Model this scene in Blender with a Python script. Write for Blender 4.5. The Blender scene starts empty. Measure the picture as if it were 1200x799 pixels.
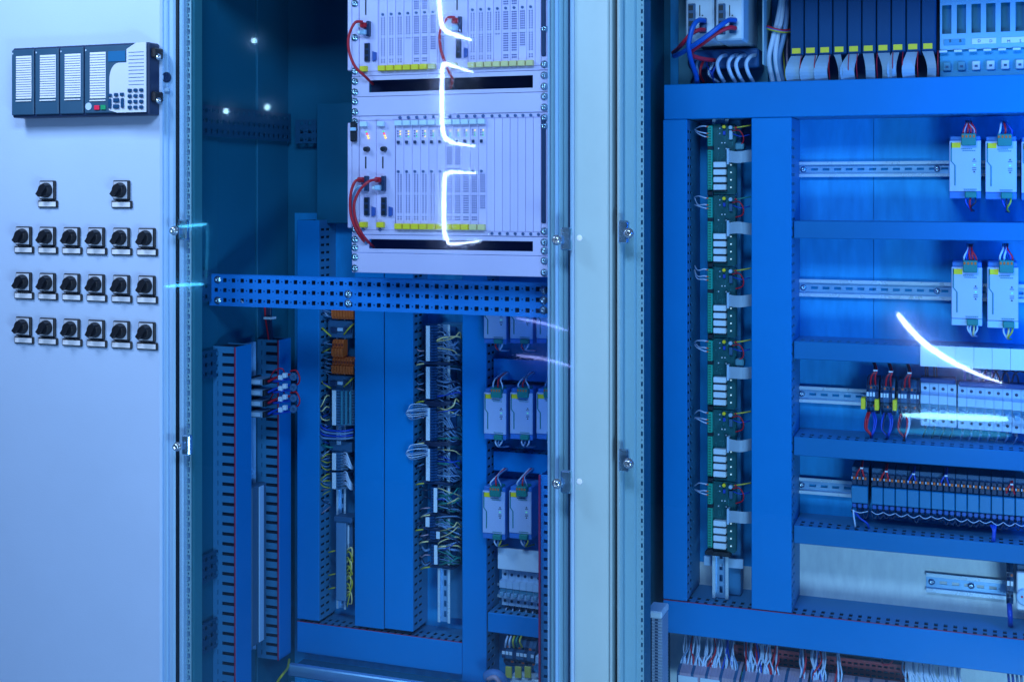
import bpy, math, random
from mathutils import Vector
random.seed(7)
rad = math.radians
SC = bpy.context.scene
COL = SC.collection

# ------------------------------------------------------------------ camera
F = 1500.0            # focal length in photo pixels (1200 wide)
TH = rad(20.1)        # the camera looks this far to the left of the wall normal
HZ = 223.0            # photo row of eye level
CZ = 1.65             # eye height
cam = bpy.data.cameras.new('camera'); camo = bpy.data.objects.new('camera', cam); COL.objects.link(camo)
camo.location = (0, 0, CZ); camo.rotation_euler = (rad(90), 0, TH)
cam.sensor_width = 36; cam.lens = F/1200*36; cam.shift_y = -(399.5-HZ)/1200; cam.clip_end = 60; cam.clip_start = .05
SC.camera = camo

# ------------------------------------------------------------------ world, exposure
W = bpy.data.worlds.new('World'); SC.world = W; W.use_nodes = True
bg = W.node_tree.nodes['Background']; bg.inputs[0].default_value = (.005, .17, .60, 1); bg.inputs[1].default_value = .07
SC.view_settings.view_transform = 'Standard'; SC.view_settings.look = 'None'
SC.view_settings.exposure = 0; SC.view_settings.gamma = 1
SC.render.engine = 'CYCLES'
SC.cycles.use_denoising = True
SC.cycles.max_bounces = 8; SC.cycles.transparent_max_bounces = 12
SC.cycles.caustics_reflective = False; SC.cycles.caustics_refractive = False
SC.cycles.sample_clamp_indirect = 6

def area(name, loc, target, sx, sy, power, color):
    l = bpy.data.lights.new(name, 'AREA'); l.shape = 'RECTANGLE'; l.size = sx; l.size_y = sy
    l.energy = power; l.color = color
    o = bpy.data.objects.new(name, l); COL.objects.link(o); o.location = loc
    o.rotation_euler = (Vector(target)-Vector(loc)).to_track_quat('-Z', 'Y').to_euler()
    return o
ROOM = (.50, .74, 1.0)
area('room_light_panel', (-2.3, 1.5, 2.8), (-2.0, 2.58, 1.5), .4, .4, 22, (.62, .77, 1.0))
area('room_light_panel.001', (-.45, .55, 3.0), (-.8, 2.8, 1.5), 1.2, .5, 62, (.50, .70, 1.0))
area('low_fill_light', (.9, .3, .25), (.1, 3.1, .75), 1.0, .5, 54, (.50, .76, 1.0))  # added low fill light, brightens the foot of the right cabinet
area('hidden_blue_fill', (-.905, 2.74, 1.10), (-1.25, 3.1, 1.0), .03, .9, .8, (.0, .25, 1))  # added blue fill, unseen behind the right post of the left cabinet
area('hidden_blue_fill.001', (.36, 2.72, 1.50), (.0, 3.13, 1.45), .05, .9, 8, (.0, .25, 1))  # added blue fill outside the view, brightens the right mounting plate

# ------------------------------------------------------------------ photo pixel -> place
CT, ST = math.cos(TH), math.sin(TH)
def P(px, py, Y):
    u = (px-600)/F; v = (HZ-py)/F
    d = (-ST+u*CT, CT+u*ST, v); t = Y/d[1]
    return (d[0]*t, Y, CZ+d[2]*t)
def X(px, Y): return P(px, HZ, Y)[0]
def Z(px, py, Y): return P(px, py, Y)[2]
def YX(px, Xw):      # depth at which photo column px meets the plane X = Xw
    u = (px-600)/F
    return Xw*(CT+u*ST)/(-ST+u*CT)
def R(a, b, c, d, Y):
    m = (a+b)/2
    return X(a, Y), X(b, Y), Z(m, d, Y), Z(m, c, Y)

# ------------------------------------------------------------------ materials
MATS = {}
def mat(name, col, rough=.5, metal=0., var=.06, scale=6., bump=0., bscale=200., stretch=None, emit=None, spec=.5):
    if name in MATS: return MATS[name]
    m = bpy.data.materials.new(name); m.use_nodes = True; nt = m.node_tree; b = nt.nodes['Principled BSDF']
    b.inputs['Roughness'].default_value = rough; b.inputs['Metallic'].default_value = metal
    b.inputs['Specular IOR Level'].default_value = spec
    tc = nt.nodes.new('ShaderNodeTexCoord'); src = tc.outputs['Object']
    geo = nt.nodes.new('ShaderNodeNewGeometry'); src = geo.outputs['Position']
    if stretch:
        mp = nt.nodes.new('ShaderNodeMapping'); mp.inputs['Scale'].default_value = stretch
        nt.links.new(src, mp.inputs[0]); src = mp.outputs[0]
    n = nt.nodes.new('ShaderNodeTexNoise'); n.inputs['Scale'].default_value = scale; n.inputs['Detail'].default_value = 6
    n.inputs['Roughness'].default_value = .65
    nt.links.new(src, n.inputs['Vector'])
    oi = nt.nodes.new('ShaderNodeObjectInfo')
    mx = nt.nodes.new('ShaderNodeMix'); mx.data_type = 'RGBA'
    lo = [max(0, c*(1-var*1.6)) for c in col]; hi = [min(1, c*(1+var*1.6)) for c in col]
    mx.inputs[6].default_value = (*lo, 1); mx.inputs[7].default_value = (*hi, 1)
    nt.links.new(n.outputs['Fac'], mx.inputs[0])
    hs = nt.nodes.new('ShaderNodeHueSaturation')
    mr = nt.nodes.new('ShaderNodeMapRange'); mr.inputs[3].default_value = .96; mr.inputs[4].default_value = 1.04
    nt.links.new(oi.outputs['Random'], mr.inputs[0]); nt.links.new(mr.outputs[0], hs.inputs['Value'])
    nt.links.new(mx.outputs[2], hs.inputs['Color'])
    nt.links.new(hs.outputs[0], b.inputs['Base Color'])
    rr = nt.nodes.new('ShaderNodeMapRange'); rr.inputs[3].default_value = max(.02, rough-.1); rr.inputs[4].default_value = min(1, rough+.12)
    nt.links.new(n.outputs['Fac'], rr.inputs[0]); nt.links.new(rr.outputs[0], b.inputs['Roughness'])
    if bump:
        n2 = nt.nodes.new('ShaderNodeTexNoise'); n2.inputs['Scale'].default_value = bscale; n2.inputs['Detail'].default_value = 2
        nt.links.new(src, n2.inputs['Vector'])
        bp = nt.nodes.new('ShaderNodeBump'); bp.inputs['Strength'].default_value = bump; bp.inputs['Distance'].default_value = .002
        nt.links.new(n2.outputs['Fac'], bp.inputs['Height']); nt.links.new(bp.outputs[0], b.inputs['Normal'])
    if emit:
        b.inputs['Emission Color'].default_value = (*emit[0], 1); b.inputs['Emission Strength'].default_value = emit[1]
    MATS[name] = m
    return m
DOOR = mat('door_paint', (.44, .62, .93), .42, 0, .04, 3, .12, 260)
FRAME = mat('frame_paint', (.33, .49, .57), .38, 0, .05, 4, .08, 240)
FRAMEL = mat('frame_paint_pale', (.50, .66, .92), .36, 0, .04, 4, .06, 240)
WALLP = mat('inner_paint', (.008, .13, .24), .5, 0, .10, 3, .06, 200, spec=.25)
DUCT = mat('duct_plastic', (.05, .23, .47), .55, 0, .09, 5, .05, 160, spec=.2)
DUCTC = mat('duct_cover_plastic', (.003, .215, .60), .5, 0, .08, 3.5, .05, 160, spec=.18)
GALV = mat('galvanised_plate', (.02, .34, .90), .45, .10, .26, 40, .10, 120, (1, 1, .22), spec=.25)
ZINC_SHEEN = mat('zinc_painted_sheen', (.78, .86, .97), .42, .05, .16, 60, .12, 120, (1, 1, .35))  # pale base colour carries the bright reflection on the lower plate
GALVB = mat('zinc_rail', (.30, .56, .92), .30, .45, .10, 30, .03, 200, (.2, 1, 1))
STEEL = mat('screw_steel', (.60, .74, .92), .22, .9, .1, 60)
PUNCH = mat('punched_steel', (.02, .28, .90), .40, .25, .08, 10, .04, 200)
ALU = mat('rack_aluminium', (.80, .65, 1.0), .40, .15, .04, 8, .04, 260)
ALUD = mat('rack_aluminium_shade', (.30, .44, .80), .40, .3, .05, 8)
CARD = mat('card_face', (.80, .64, 1.0), .42, .05, .03, 12)
BLACK = mat('black_plastic', (.006, .009, .018), .5, 0, .1, 20)
DARK = mat('dark_hole', (.004, .012, .05), .8, 0, .1, 10)
NAVY = mat('navy_plastic', (.012, .035, .11), .45, 0, .1, 10)
MODB = mat('module_blue', (.006, .06, .17), .55, 0, .08, 8, spec=.15)
WHITE = mat('white_plastic', (.72, .80, .95), .45, 0, .03, 20)
PALE = mat('pale_plastic', (.42, .60, .86), .45, 0, .05, 15)
PSUM = mat('psu_paint', (.50, .57, .86), .4, .1, .05, 12)
PSUB = mat('psu_side', (.05, .20, .62), .45, .1, .05, 12)
GREEN = mat('connector_green', (.015, .22, .20), .45, 0, .08, 30)
PRINTG = mat('print_green', (.01, .20, .24), .5)
PCBM = mat('circuit_board', (.004, .085, .11), .38, 0, .25, 60)
TERMG = mat('terminal_green', (.015, .36, .26), .42, 0, .08, 30)
YEL = mat('yellow_tag', (1.0, .70, .02), .5, 0, .04, 30)
YELP = mat('pale_yellow_tag', (.85, .68, .32), .5, 0, .06, 30)
ORNG = mat('orange_plastic', (.72, .13, .02), .48, 0, .08, 20)
REDW = mat('red_wire', (.62, .012, .03), .4, 0, .1, 20)
BLUW = mat('blue_wire', (.01, .06, .50), .4, 0, .1, 20)
WHTW = mat('white_wire', (.55, .66, .90), .42, 0, .08, 20)
GRYW = mat('grey_wire', (.15, .27, .50), .45, 0, .08, 20)
YGW = mat('yellow_wire', (.55, .48, .04), .42, 0, .1, 20)
DRKW = mat('dark_wire', (.01, .02, .07), .45, 0, .1, 20)
REDL = mat('red_edge', (.40, .02, .08), .5, 0, .08, 40)
REDP = mat('red_panel', (.40, .05, .06), .55, 0, .2, 30)
BROWN = mat('pink_terminal', (.50, .34, .46), .5, 0, .15, 40)
GREYT = mat('terminal_grey', (.03, .11, .25), .5, 0, .12, 20)
TEAL = mat('relay_teal', (.015, .19, .40), .42, 0, .08, 12)
FLOORM = mat('floor_screed', (.20, .36, .50), .4, 0, .12, 2)
RIB = mat('ribbon_grey', (.34, .44, .60), .5, 0, .06, 12)
KEYR = mat('red_key', (.80, .02, .08), .4, 0, .05, 20)
KEYG = mat('green_key', (.01, .30, .14), .4, 0, .05, 20)
def led(name, c, s): return mat(name, c, .4, 0, 0, 5, emit=(c, s))
LEDG = led('led_green', (.25, 1, .35), .4); LEDY = led('led_amber', (1, .6, .08), 2.0); LEDR = led('led_red', (1, .06, .12), 1.6); LEDW = led('led_white', (.8, .95, 1), .45)
def glassmat():
    m = bpy.data.materials.new('tinted_glass'); m.use_nodes = True; nt = m.node_tree; nt.nodes.clear()
    out = nt.nodes.new('ShaderNodeOutputMaterial'); mx = nt.nodes.new('ShaderNodeMixShader')
    tr = nt.nodes.new('ShaderNodeBsdfTransparent'); tr.inputs[0].default_value = (.85, .95, .99, 1)
    gl = nt.nodes.new('ShaderNodeBsdfGlossy'); gl.inputs['Roughness'].default_value = .0; gl.inputs[0].default_value = (.95, .98, 1, 1)
    lw = nt.nodes.new('ShaderNodeLayerWeight'); lw.inputs[0].default_value = .5
    pw = nt.nodes.new('ShaderNodeMath'); pw.operation = 'POWER'; pw.inputs[1].default_value = 5
    ma = nt.nodes.new('ShaderNodeMath'); ma.operation = 'MULTIPLY_ADD'; ma.inputs[1].default_value = .95; ma.inputs[2].default_value = .05
    nt.links.new(lw.outputs['Facing'], pw.inputs[0]); nt.links.new(pw.outputs[0], ma.inputs[0]); nt.links.new(ma.outputs[0], mx.inputs[0])
    g2_ = nt.nodes.new('ShaderNodeBsdfGlossy'); g2_.inputs['Roughness'].default_value = .085; g2_.inputs[0].default_value = (.55, .66, 1, 1); gl.inputs['Roughness'].default_value = .022
    m2_ = nt.nodes.new('ShaderNodeMixShader'); m2_.inputs[0].default_value = .42; nt.links.new(gl.outputs[0], m2_.inputs[1]); nt.links.new(g2_.outputs[0], m2_.inputs[2])
    nt.links.new(tr.outputs[0], mx.inputs[1]); nt.links.new(m2_.outputs[0], mx.inputs[2]); nt.links.new(mx.outputs[0], out.inputs[0])
    return m
GLASS = glassmat()
def emitmat(name, c, s):
    m = bpy.data.materials.new(name); m.use_nodes = True; nt = m.node_tree; nt.nodes.clear()
    out = nt.nodes.new('ShaderNodeOutputMaterial'); e = nt.nodes.new('ShaderNodeEmission')
    e.inputs[0].default_value = (*c, 1); e.inputs[1].default_value = s; nt.links.new(e.outputs[0], out.inputs[0])
    return m

# ------------------------------------------------------------------ mesh builder
WL = {}
class MB:
    def __init__(s): s.v = []; s.f = []; s.sm = []
    def face(s, pts, smooth=False):
        i = len(s.v); s.v.extend(pts); s.f.append(tuple(range(i, i+len(pts)))); s.sm.append(smooth)
    def box(s, x0, x1, y0, y1, z0, z1, b=0):
        if x1 < x0: x0, x1 = x1, x0
        if y1 < y0: y0, y1 = y1, y0
        if z1 < z0: z0, z1 = z1, z0
        i = len(s.v)
        b = min(b, (x1-x0)*.45, (y1-y0)*.45, (z1-z0)*.45)
        if b <= 0:
            s.v += [(x, y, z) for x in (x0, x1) for y in (y0, y1) for z in (z0, z1)]
            for q in ((0, 1, 3, 2), (4, 6, 7, 5), (0, 4, 5, 1), (2, 3, 7, 6), (0, 2, 6, 4), (1, 5, 7, 3)):
                s.f.append(tuple(i+k for k in q)); s.sm.append(False)
            return s
        idx = {}
        for a, x in enumerate((x0, x1)):
            for c, y in enumerate((y0, y1)):
                for d, z in enumerate((z0, z1)):
                    bx = x+(b if a == 0 else -b); by = y+(b if c == 0 else -b); bz = z+(b if d == 0 else -b)
                    for ax, p in enumerate(((x, by, bz), (bx, y, bz), (bx, by, z))):
                        idx[(a, c, d, ax)] = len(s.v); s.v.append(p)
        def q(*k): s.f.append(tuple(idx[j] for j in k)); s.sm.append(False)
        q((0,0,0,0),(0,0,1,0),(0,1,1,0),(0,1,0,0)); q((1,0,0,0),(1,1,0,0),(1,1,1,0),(1,0,1,0))
        q((0,0,0,1),(1,0,0,1),(1,0,1,1),(0,0,1,1)); q((0,1,0,1),(0,1,1,1),(1,1,1,1),(1,1,0,1))
        q((0,0,0,2),(0,1,0,2),(1,1,0,2),(1,0,0,2)); q((0,0,1,2),(1,0,1,2),(1,1,1,2),(0,1,1,2))
        for a in (0, 1):
            for c in (0, 1):
                q((a,c,0,0),(a,c,1,0),(a,c,1,1),(a,c,0,1)); q((a,0,c,0),(a,1,c,0),(a,1,c,2),(a,0,c,2)); q((0,a,c,1),(1,a,c,1),(1,a,c,2),(0,a,c,2))
                for d in (0, 1): q((a,c,d,0),(a,c,d,1),(a,c,d,2))
        return s
    def tube(s, pts, r, n=6, smooth_path=True, closed_caps=True):
        pts = [Vector(p) for p in pts]
        if smooth_path and len(pts) > 2:
            out = []
            for i in range(len(pts)-1):
                p0 = pts[max(0, i-1)]; p1 = pts[i]; p2 = pts[i+1]; p3 = pts[min(len(pts)-1, i+2)]
                for k in range(5):
                    t = k/5
                    out.append(.5*((2*p1)+(-p0+p2)*t+(2*p0-5*p1+4*p2-p3)*t*t+(-p0+3*p1-3*p2+p3)*t**3))
            out.append(pts[-1]); pts = out
        base = len(s.v); up = None
        for i, p in enumerate(pts):
            t = (pts[min(i+1, len(pts)-1)]-pts[max(i-1, 0)])
            if t.length < 1e-9: t = Vector((0, 0, 1))
            t.normalize()
            if up is None: up = t.orthogonal().normalized()
            up = (up-t*up.dot(t)); up = up.normalized() if up.length > 1e-6 else t.orthogonal().normalized()
            w = t.cross(up); rr = r[i] if isinstance(r, list) else r
            for k in range(n):
                a = 2*math.pi*k/n; s.v.append(tuple(p+up*(math.cos(a)*rr)+w*(math.sin(a)*rr)))
        for i in range(len(pts)-1):
            for k in range(n):
                k2 = (k+1) % n
                s.f.append((base+i*n+k, base+i*n+k2, base+(i+1)*n+k2, base+(i+1)*n+k)); s.sm.append(True)
        if closed_caps:
            s.f.append(tuple(base+k for k in range(n))[::-1]); s.sm.append(False)
            e = base+(len(pts)-1)*n; s.f.append(tuple(e+k for k in range(n))); s.sm.append(False)
        return s
    def cyl(s, p, axis, prof, n=16):
        """lathe: prof = [(dist along axis, radius)...]"""
        a = Vector(axis).normalized(); u = a.orthogonal().normalized(); w = a.cross(u); base = len(s.v); p = Vector(p)
        for d, r in prof:
            for k in range(n):
                t = 2*math.pi*k/n; s.v.append(tuple(p+a*d+u*(math.cos(t)*r)+w*(math.sin(t)*r)))
        for i in range(len(prof)-1):
            flat = abs(prof[i][0]-prof[i+1][0]) < 1e-7
            for k in range(n):
                k2 = (k+1) % n
                s.f.append((base+i*n+k, base+i*n+k2, base+(i+1)*n+k2, base+(i+1)*n+k)); s.sm.append(not flat)
        s.f.append(tuple(base+k for k in range(n))[::-1]); s.sm.append(False)
        e = base+(len(prof)-1)*n; s.f.append(tuple(e+k for k in range(n))); s.sm.append(False)
        return s
    def prism(s, poly, fn, t0, t1):
        """poly in (u,w), fn(u,w,t)->xyz"""
        n = len(poly); i = len(s.v)
        s.v += [fn(u, w, t0) for u, w in poly]+[fn(u, w, t1) for u, w in poly]
        s.f.append(tuple(range(i, i+n))); s.f.append(tuple(range(i+2*n-1, i+n-1, -1))); s.sm += [False, False]
        for k in range(n):
            k2 = (k+1) % n; s.f.append((i+k, i+n+k, i+n+k2, i+k2)); s.sm.append(False)
        return s
    def cut(s, u0, u1, w0, w1, holes, fn, t):
        """plate with real rectangular holes; holes = [(ua,ub,wa,wb)], fn(u,w,t)->xyz, thickness t"""
        holes = [h for h in holes if h[0] > u0 and h[1] < u1 and h[2] > w0 and h[3] < w1]
        us = sorted({round(a, 5) for h in holes for a in h[:2]} | {round(u0, 5), round(u1, 5)})
        ws = sorted({round(a, 5) for h in holes for a in h[2:]} | {round(w0, 5), round(w1, 5)})
        ui = {a: i for i, a in enumerate(us)}; wi = {a: i for i, a in enumerate(ws)}
        nu, nw = len(us)-1, len(ws)-1
        sol = [[True]*nw for _ in range(nu)]
        for h in holes:
            for i in range(ui[round(h[0], 5)], ui[round(h[1], 5)]):
                for j in range(wi[round(h[2], 5)], wi[round(h[3], 5)]): sol[i][j] = False
        vid = {}
        def V(i, j, k):
            if (i, j, k) not in vid: vid[(i, j, k)] = len(s.v); s.v.append(fn(us[i], ws[j], t if k else 0))
            return vid[(i, j, k)]
        for i in range(nu):
            for j in range(nw):
                if not sol[i][j]: continue
                s.f.append((V(i, j, 0), V(i+1, j, 0), V(i+1, j+1, 0), V(i, j+1, 0)))
                s.f.append((V(i, j, 1), V(i, j+1, 1), V(i+1, j+1, 1), V(i+1, j, 1))); s.sm += [False, False]
                for di, dj, a, b in ((-1, 0, (i, j), (i, j+1)), (1, 0, (i+1, j), (i+1, j+1)), (0, -1, (i, j), (i+1, j)), (0, 1, (i, j+1), (i+1, j+1))):
                    ii, jj = i+di, j+dj
                    if 0 <= ii < nu and 0 <= jj < nw and sol[ii][jj]: continue
                    s.f.append((V(*a, 0), V(*a, 1), V(*b, 1), V(*b, 0))); s.sm.append(False)
        return s
    def build(s, name, m, parent=None, label=None, **kw):
        if not s.v: return None
        xs, ys, zs = zip(*s.v)
        c = ((min(xs)+max(xs))/2, (min(ys)+max(ys))/2, min(zs))
        me = bpy.data.meshes.new(name)
        me.from_pydata([(x-c[0], y-c[1], z-c[2]) for x, y, z in s.v], [], s.f)
        me.polygons.foreach_set('use_smooth', s.sm); me.materials.append(m); me.update()
        import bmesh
        b = bmesh.new(); b.from_mesh(me); bmesh.ops.recalc_face_normals(b, faces=b.faces); b.to_mesh(me); b.free()
        o = bpy.data.objects.new(name, me); COL.objects.link(o)
        pl = WL[parent.name] if parent else (0, 0, 0)
        o.location = (c[0]-pl[0], c[1]-pl[1], c[2]-pl[2]); o.parent = parent; WL[o.name] = c
        if label: o['label'] = label
        for k, v in kw.items(): o[k] = v
        return o
def box(name, m, parent, x0, x1, y0, y1, z0, z1, b=0, **kw):
    return MB().box(x0, x1, y0, y1, z0, z1, b).build(name, m, parent, **kw)
def thing(name, label, cat, loc, group=None):
    o = bpy.data.objects.new(name, None); COL.objects.link(o); o.location = loc; o.empty_display_size = .05
    WL[o.name] = tuple(loc); o['label'] = label; o['category'] = cat
    if group: o['group'] = group
    return o
def tag(o, label, cat, group=None):
    o['label'] = label; o['category'] = cat
    if group: o['group'] = group
    return o
def wire(parent, m, pts, r=.0016, name='wire', n=5): return MB().tube(pts, r, n).build(name, m, parent)
def screw(parent, p, r=.006, axis=(0, -1, 0), name='screw'):
    o = MB().cyl(p, axis, [(0, r*1.5), (r*.25, r*1.5), (r*.3, r), (r*.8, r*.9), (r*.95, r*.5), (r*.5, r*.38)], 12).build(name, STEEL, parent)
    return o
def fxz(y): return lambda u, w, t: (u, y+t, w)       # plate facing the camera
def fyz(x): return lambda u, w, t: (x+t, u, w)       # plate facing sideways
def fxy(z): return lambda u, w, t: (u, w, z+t)       # plate lying flat
ORD = ['first', 'second', 'third', 'fourth', 'fifth', 'sixth', 'seventh', 'eighth', 'ninth', 'tenth', 'eleventh', 'twelfth', 'thirteenth', 'fourteenth', 'fifteenth', 'sixteenth']

# ------------------------------------------------------------------ planes
YD = 2.58      # left door face
YG = 2.565     # glass panes
YF = 2.60      # front of the cabinet frames
YR = 2.68      # 19-inch rack faces
YB = 3.15      # mounting plates
YL = 3.05      # duct covers, left cabinet
YQ = 2.99      # duct covers, right cabinet
ZB, ZT = .10, 2.20
XW = -1.82     # inner face of the left cabinet's side wall

# floor and plinths --------------------------------------------------------
fl = box('floor', FLOORM, None, -4.6, 3.0, -1.45, 4.2, -.06, 0); fl['kind'] = 'structure'

# ================================================================== closed cabinet with the switch door (left)
XD1 = X(189.5, YD); XD0 = XD1-.80
cab = thing('closed_cabinet', 'closed pale painted cabinet whose door carries the rotary switches', 'cabinet', (XD0+.4, 2.85, 0))
box('plinth', NAVY, cab, XD0, XD1, YD+.04, YB+.05, 0, ZB)
box('body', FRAME, cab, XD0, XD1-.012, YD+.028, YB+.05, ZB, ZT, .004)
dr = box('door', DOOR, cab, XD0+.003, XD1, YD, YD+.024, ZB+.02, ZT-.015, .006)
lk = MB().cyl((X(195.2, 2.588), 2.589, Z(195.2, 91, 2.588)), (0, -1, 0), [(0, .0125), (.003, .0125), (.004, .0105), (.002, .009)], 20)
# frame strip of the door side, with lock button
fs = thing('frame_strip', 'pale vertical frame strip right of the switch door with round lock', 'frame', (X(197, 2.59), 2.6, 0))
box('profile', FRAMEL, fs, X(190.6, 2.588), X(196.4, 2.588), 2.588, 2.66, 0, ZT, .003)
box('profile', FRAMEL, fs, X(196.4, 2.592)+.0005, X(204.4, 2.592), 2.593, 2.66, 0, ZT, .004)
lk.build('lock_button', NAVY, fs)
box('lock_plate', FRAMEL, fs, X(192.5, 2.58), X(197.5, 2.58), 2.578, 2.5875, Z(195, 108, 2.58), Z(195, 103, 2.58), .002)
box('gap_shade_strip', BLACK, fs, X(204.4, 2.597)+.0006, X(209.1, 2.597)-.0006, 2.597, 2.66, 0, ZT)  # black strip filling the open gap, stands in for its shade

# ---- annunciator device on the door
Yv = 2.53
ann = thing('annunciator_panel', 'dark wide display panel with keypad and four label strips on pale door', 'control panel', P(92, 138, YD))
ax0, ax1 = X(12.5, Yv), X(172.5, Yv); az0, az1 = Z(92, 136.4, Yv), Z(92, 53, Yv)
box('housing', NAVY, ann, ax0, ax1, Yv+.006, YD-.0005, az0, az1, .003)
divs = [12.5, 40, 69, 98, 172.5]
for k in range(4):
    box('module_face', MODB if 0 else mat('module_face', (.022, .085, .17), .45, 0, .06, 10), ann, X(divs[k], Yv)+.002, X(divs[k+1], Yv)-.002, Yv, Yv+.005, az0+.006, az1-.005, .002)
for k, (a, b) in enumerate(((19, 37), (47, 65.5), (76, 94.6), (105.5, 124))):
    sx0, sx1 = X(a, Yv), X(b, Yv); top = Z(28, 66, Yv) if k < 3 else Z(115, 61.5, Yv); bot = Z(28, 116, Yv) if k < 3 else Z(115, 115.5, Yv)
    st = box('label_strip', WHITE, ann, sx0, sx1, Yv-.0012, Yv-.0002, bot, top, .0004)
    n = 18
    m = MB()
    for i in range(1, n):
        z = bot+(top-bot)*i/n; m.box(sx0+.001, sx1-.001, Yv-.0020, Yv-.0013, z-.0006, z+.0006)
    m.build('ruled_lines', mat('print_blue', (.02, .10, .32), .5), st)
    box('strip_edge', WHITE, ann, sx0, sx1, Yv-.003, Yv-.0002, bot-.007, bot-.004, .0006)
    box('status_light', LEDW if 0 else PALE, ann, X(divs[k]+2.2, Yv), X(divs[k]+3.4, Yv), Yv-.0015, Yv-.0002, az1-.016, az1-.012)
# light decor plate with curved edge
pts = []
qx = lambda px: X(px, Yv); qz = lambda py: Z(150, py, Yv)
for i in range(9):
    a = rad(90+i*11.25); pts.append((qx(140)+(qx(140)-qx(129))*math.cos(a), qz(92)+(qz(73.5)-qz(92))*math.sin(a)*1.0))
pts += [(qx(129), qz(105)), (qx(128.5), qz(129)), (qx(138), qz(132)), (qx(171.8), qz(132)), (qx(171.8), qz(50.5)), (qx(160), qz(51)), (qx(149), qz(58)), (qx(149), qz(73.5))]
dp = MB().prism(pts, fxz(Yv-.0026), 0, .0022).build('pale_key_plate', mat('key_plate', (.55, .66, .86), .45, 0, .03, 10), ann)
sm = MB()
for i in range(10):
    z = qz(62+i*4.2); sm.box(qx(151.5), qx(169.5), Yv-.0033, Yv-.0027, z-.0006, z+.0006)
sm.build('ruled_lines', mat('print_blue', (.02, .10, .32), .5), dp)
box('screen', mat('screen_glass', (.02, .14, .34), .15, 0, .03, 10), ann, qx(127), qx(147.2), Yv-.0016, Yv-.0002, Z(137, 72.5, Yv), Z(137, 60, Yv), .0006)
for r_ in range(4):
    for c_ in range(3):
        cx, cy = 153.6+c_*6.7, 106.5+r_*6.6
        box('key', MODB, ann, qx(cx-2.2), qx(cx+2.2), Yv-.0075, Yv-.003, qz(cy+1.9), qz(cy-1.9), .0012)
for (cx, cy, w, h) in ((130.5, 111.5, 2, 1.8), (137.5, 111, 2.2, 1.8), (144.5, 110.8, 2.2, 1.8), (130.3, 121, 1.6, 5.6), (145, 121, 1.6, 5.6), (137.7, 117.5, 3.4, 2.4), (137.7, 124.8, 3.4, 2.4)):
    box('key', MODB, ann, qx(cx-w), qx(cx+w), Yv-.0075, Yv-.003, qz(cy+h), qz(cy-h), .0012)
box('red_key', KEYR, ann, qx(111.2), qx(117), Yv-.004, Yv-.0002, Z(114, 129.2, Yv), Z(114, 123.8, Yv), .001)
box('green_key', KEYG, ann, qx(118.8), qx(124.4), Yv-.004, Yv-.0002, Z(121, 129, Yv), Z(121, 123.4, Yv), .001)
MB().cyl((qx(104), Yv-.0002, Z(104, 125, Yv)), (0, -1, 0), [(0, .009), (.0012, .009)], 14).build('emblem', PALE, ann)
for py in (63, 114):
    box('clamp', BLACK, ann, ax1+.0003, ax1+.012, Yv+.012, YD-.001, Z(180, py+6, 2.56), Z(180, py-6, 2.56), .003)
    screw(ann, (ax1+.0125, 2.556, Z(180, py+4, 2.55)), .005, (1, -.3, 0))
    box('side_tab', PALE, ann, ax0-.008, ax0-.0003, Yv+.02, YD-.001, Z(11, py+12, 2.56), Z(11, py+7, 2.56), .002)

# ---- twenty rotary switches
xA, xB = X(29.6, YD), X(173.8, YD)
rowz = [Z(57, 223, YD), Z(29, 276.5, YD), Z(29, 330, YD), Z(29, 382, YD)]
ROWN = ['top pair', 'upper row of six', 'middle row of six', 'lowest row of six']
for r_ in range(4):
    for c_ in range(6):
        if r_ == 0 and c_ not in (1, 4): continue
        cx = xA+(xB-xA)*c_/5; cz = rowz[r_]
        if r_ == 0: lab = 'black rotary switch with nameplate, %s of the top pair under the display panel' % ('left one' if c_ == 1 else 'right one')
        else: lab = 'black rotary switch with nameplate, %s from left in the %s' % (ORD[c_], ROWN[r_])
        t = thing('rotary_switch', lab, 'switch', (cx, YD, cz-.04), 'rotary switches on the cabinet door')
        box('back_plate', BLACK, t, cx-.0235, cx+.0235, YD-.0085, YD-.0003, cz-.0235, cz+.0235, .002)
        box('face_plate', mat('switch_face', (.52, .62, .80), .4, 0, .05, 30), t, cx-.0205, cx+.0190, YD-.0098, YD-.0087, cz-.0205, cz+.0205, .0004)
        ang = rad(-38+random.uniform(-4, 4))
        kn = MB().cyl((cx, YD-.0099, cz), (0, -1, 0), [(0, .0185), (.004, .0185), (.006, .0165), (.013, .0155), (.0145, .014)], 20).build('knob', BLACK, t)
        ca, sa = math.cos(ang), math.sin(ang)
        pl = [(-.0055, -.0165), (.0055, -.0165), (.0068, .004), (.0040, .0185), (-.0040, .0185), (-.0068, .004)]
        MB().prism([(cx+u*ca-w*sa, cz+u*sa+w*ca) for u, w in pl], fxz(YD-.0325), 0, .0180).build('grip', BLACK, kn)
        lp = box('label_holder', BLACK, t, cx-.0295, cx+.0295, YD-.006, YD-.0003, cz-.0432, cz-.0258, .0015)
        box('nameplate', WHITE, lp, cx-.0265, cx+.0255, YD-.0072, YD-.0062, cz-.0405, cz-.0287, .0004)

# ================================================================== left glazed cabinet
XR1 = X(668, YF)
lc = thing('glazed_cabinet', 'glazed cabinet with card racks, ducts and punched rails left of the mullion', 'cabinet', ((XW+XR1)/2, 2.9, 0))
box('plinth', NAVY, lc, XW, XR1, YF+.04, YB+.05, 0, ZB)
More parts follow.
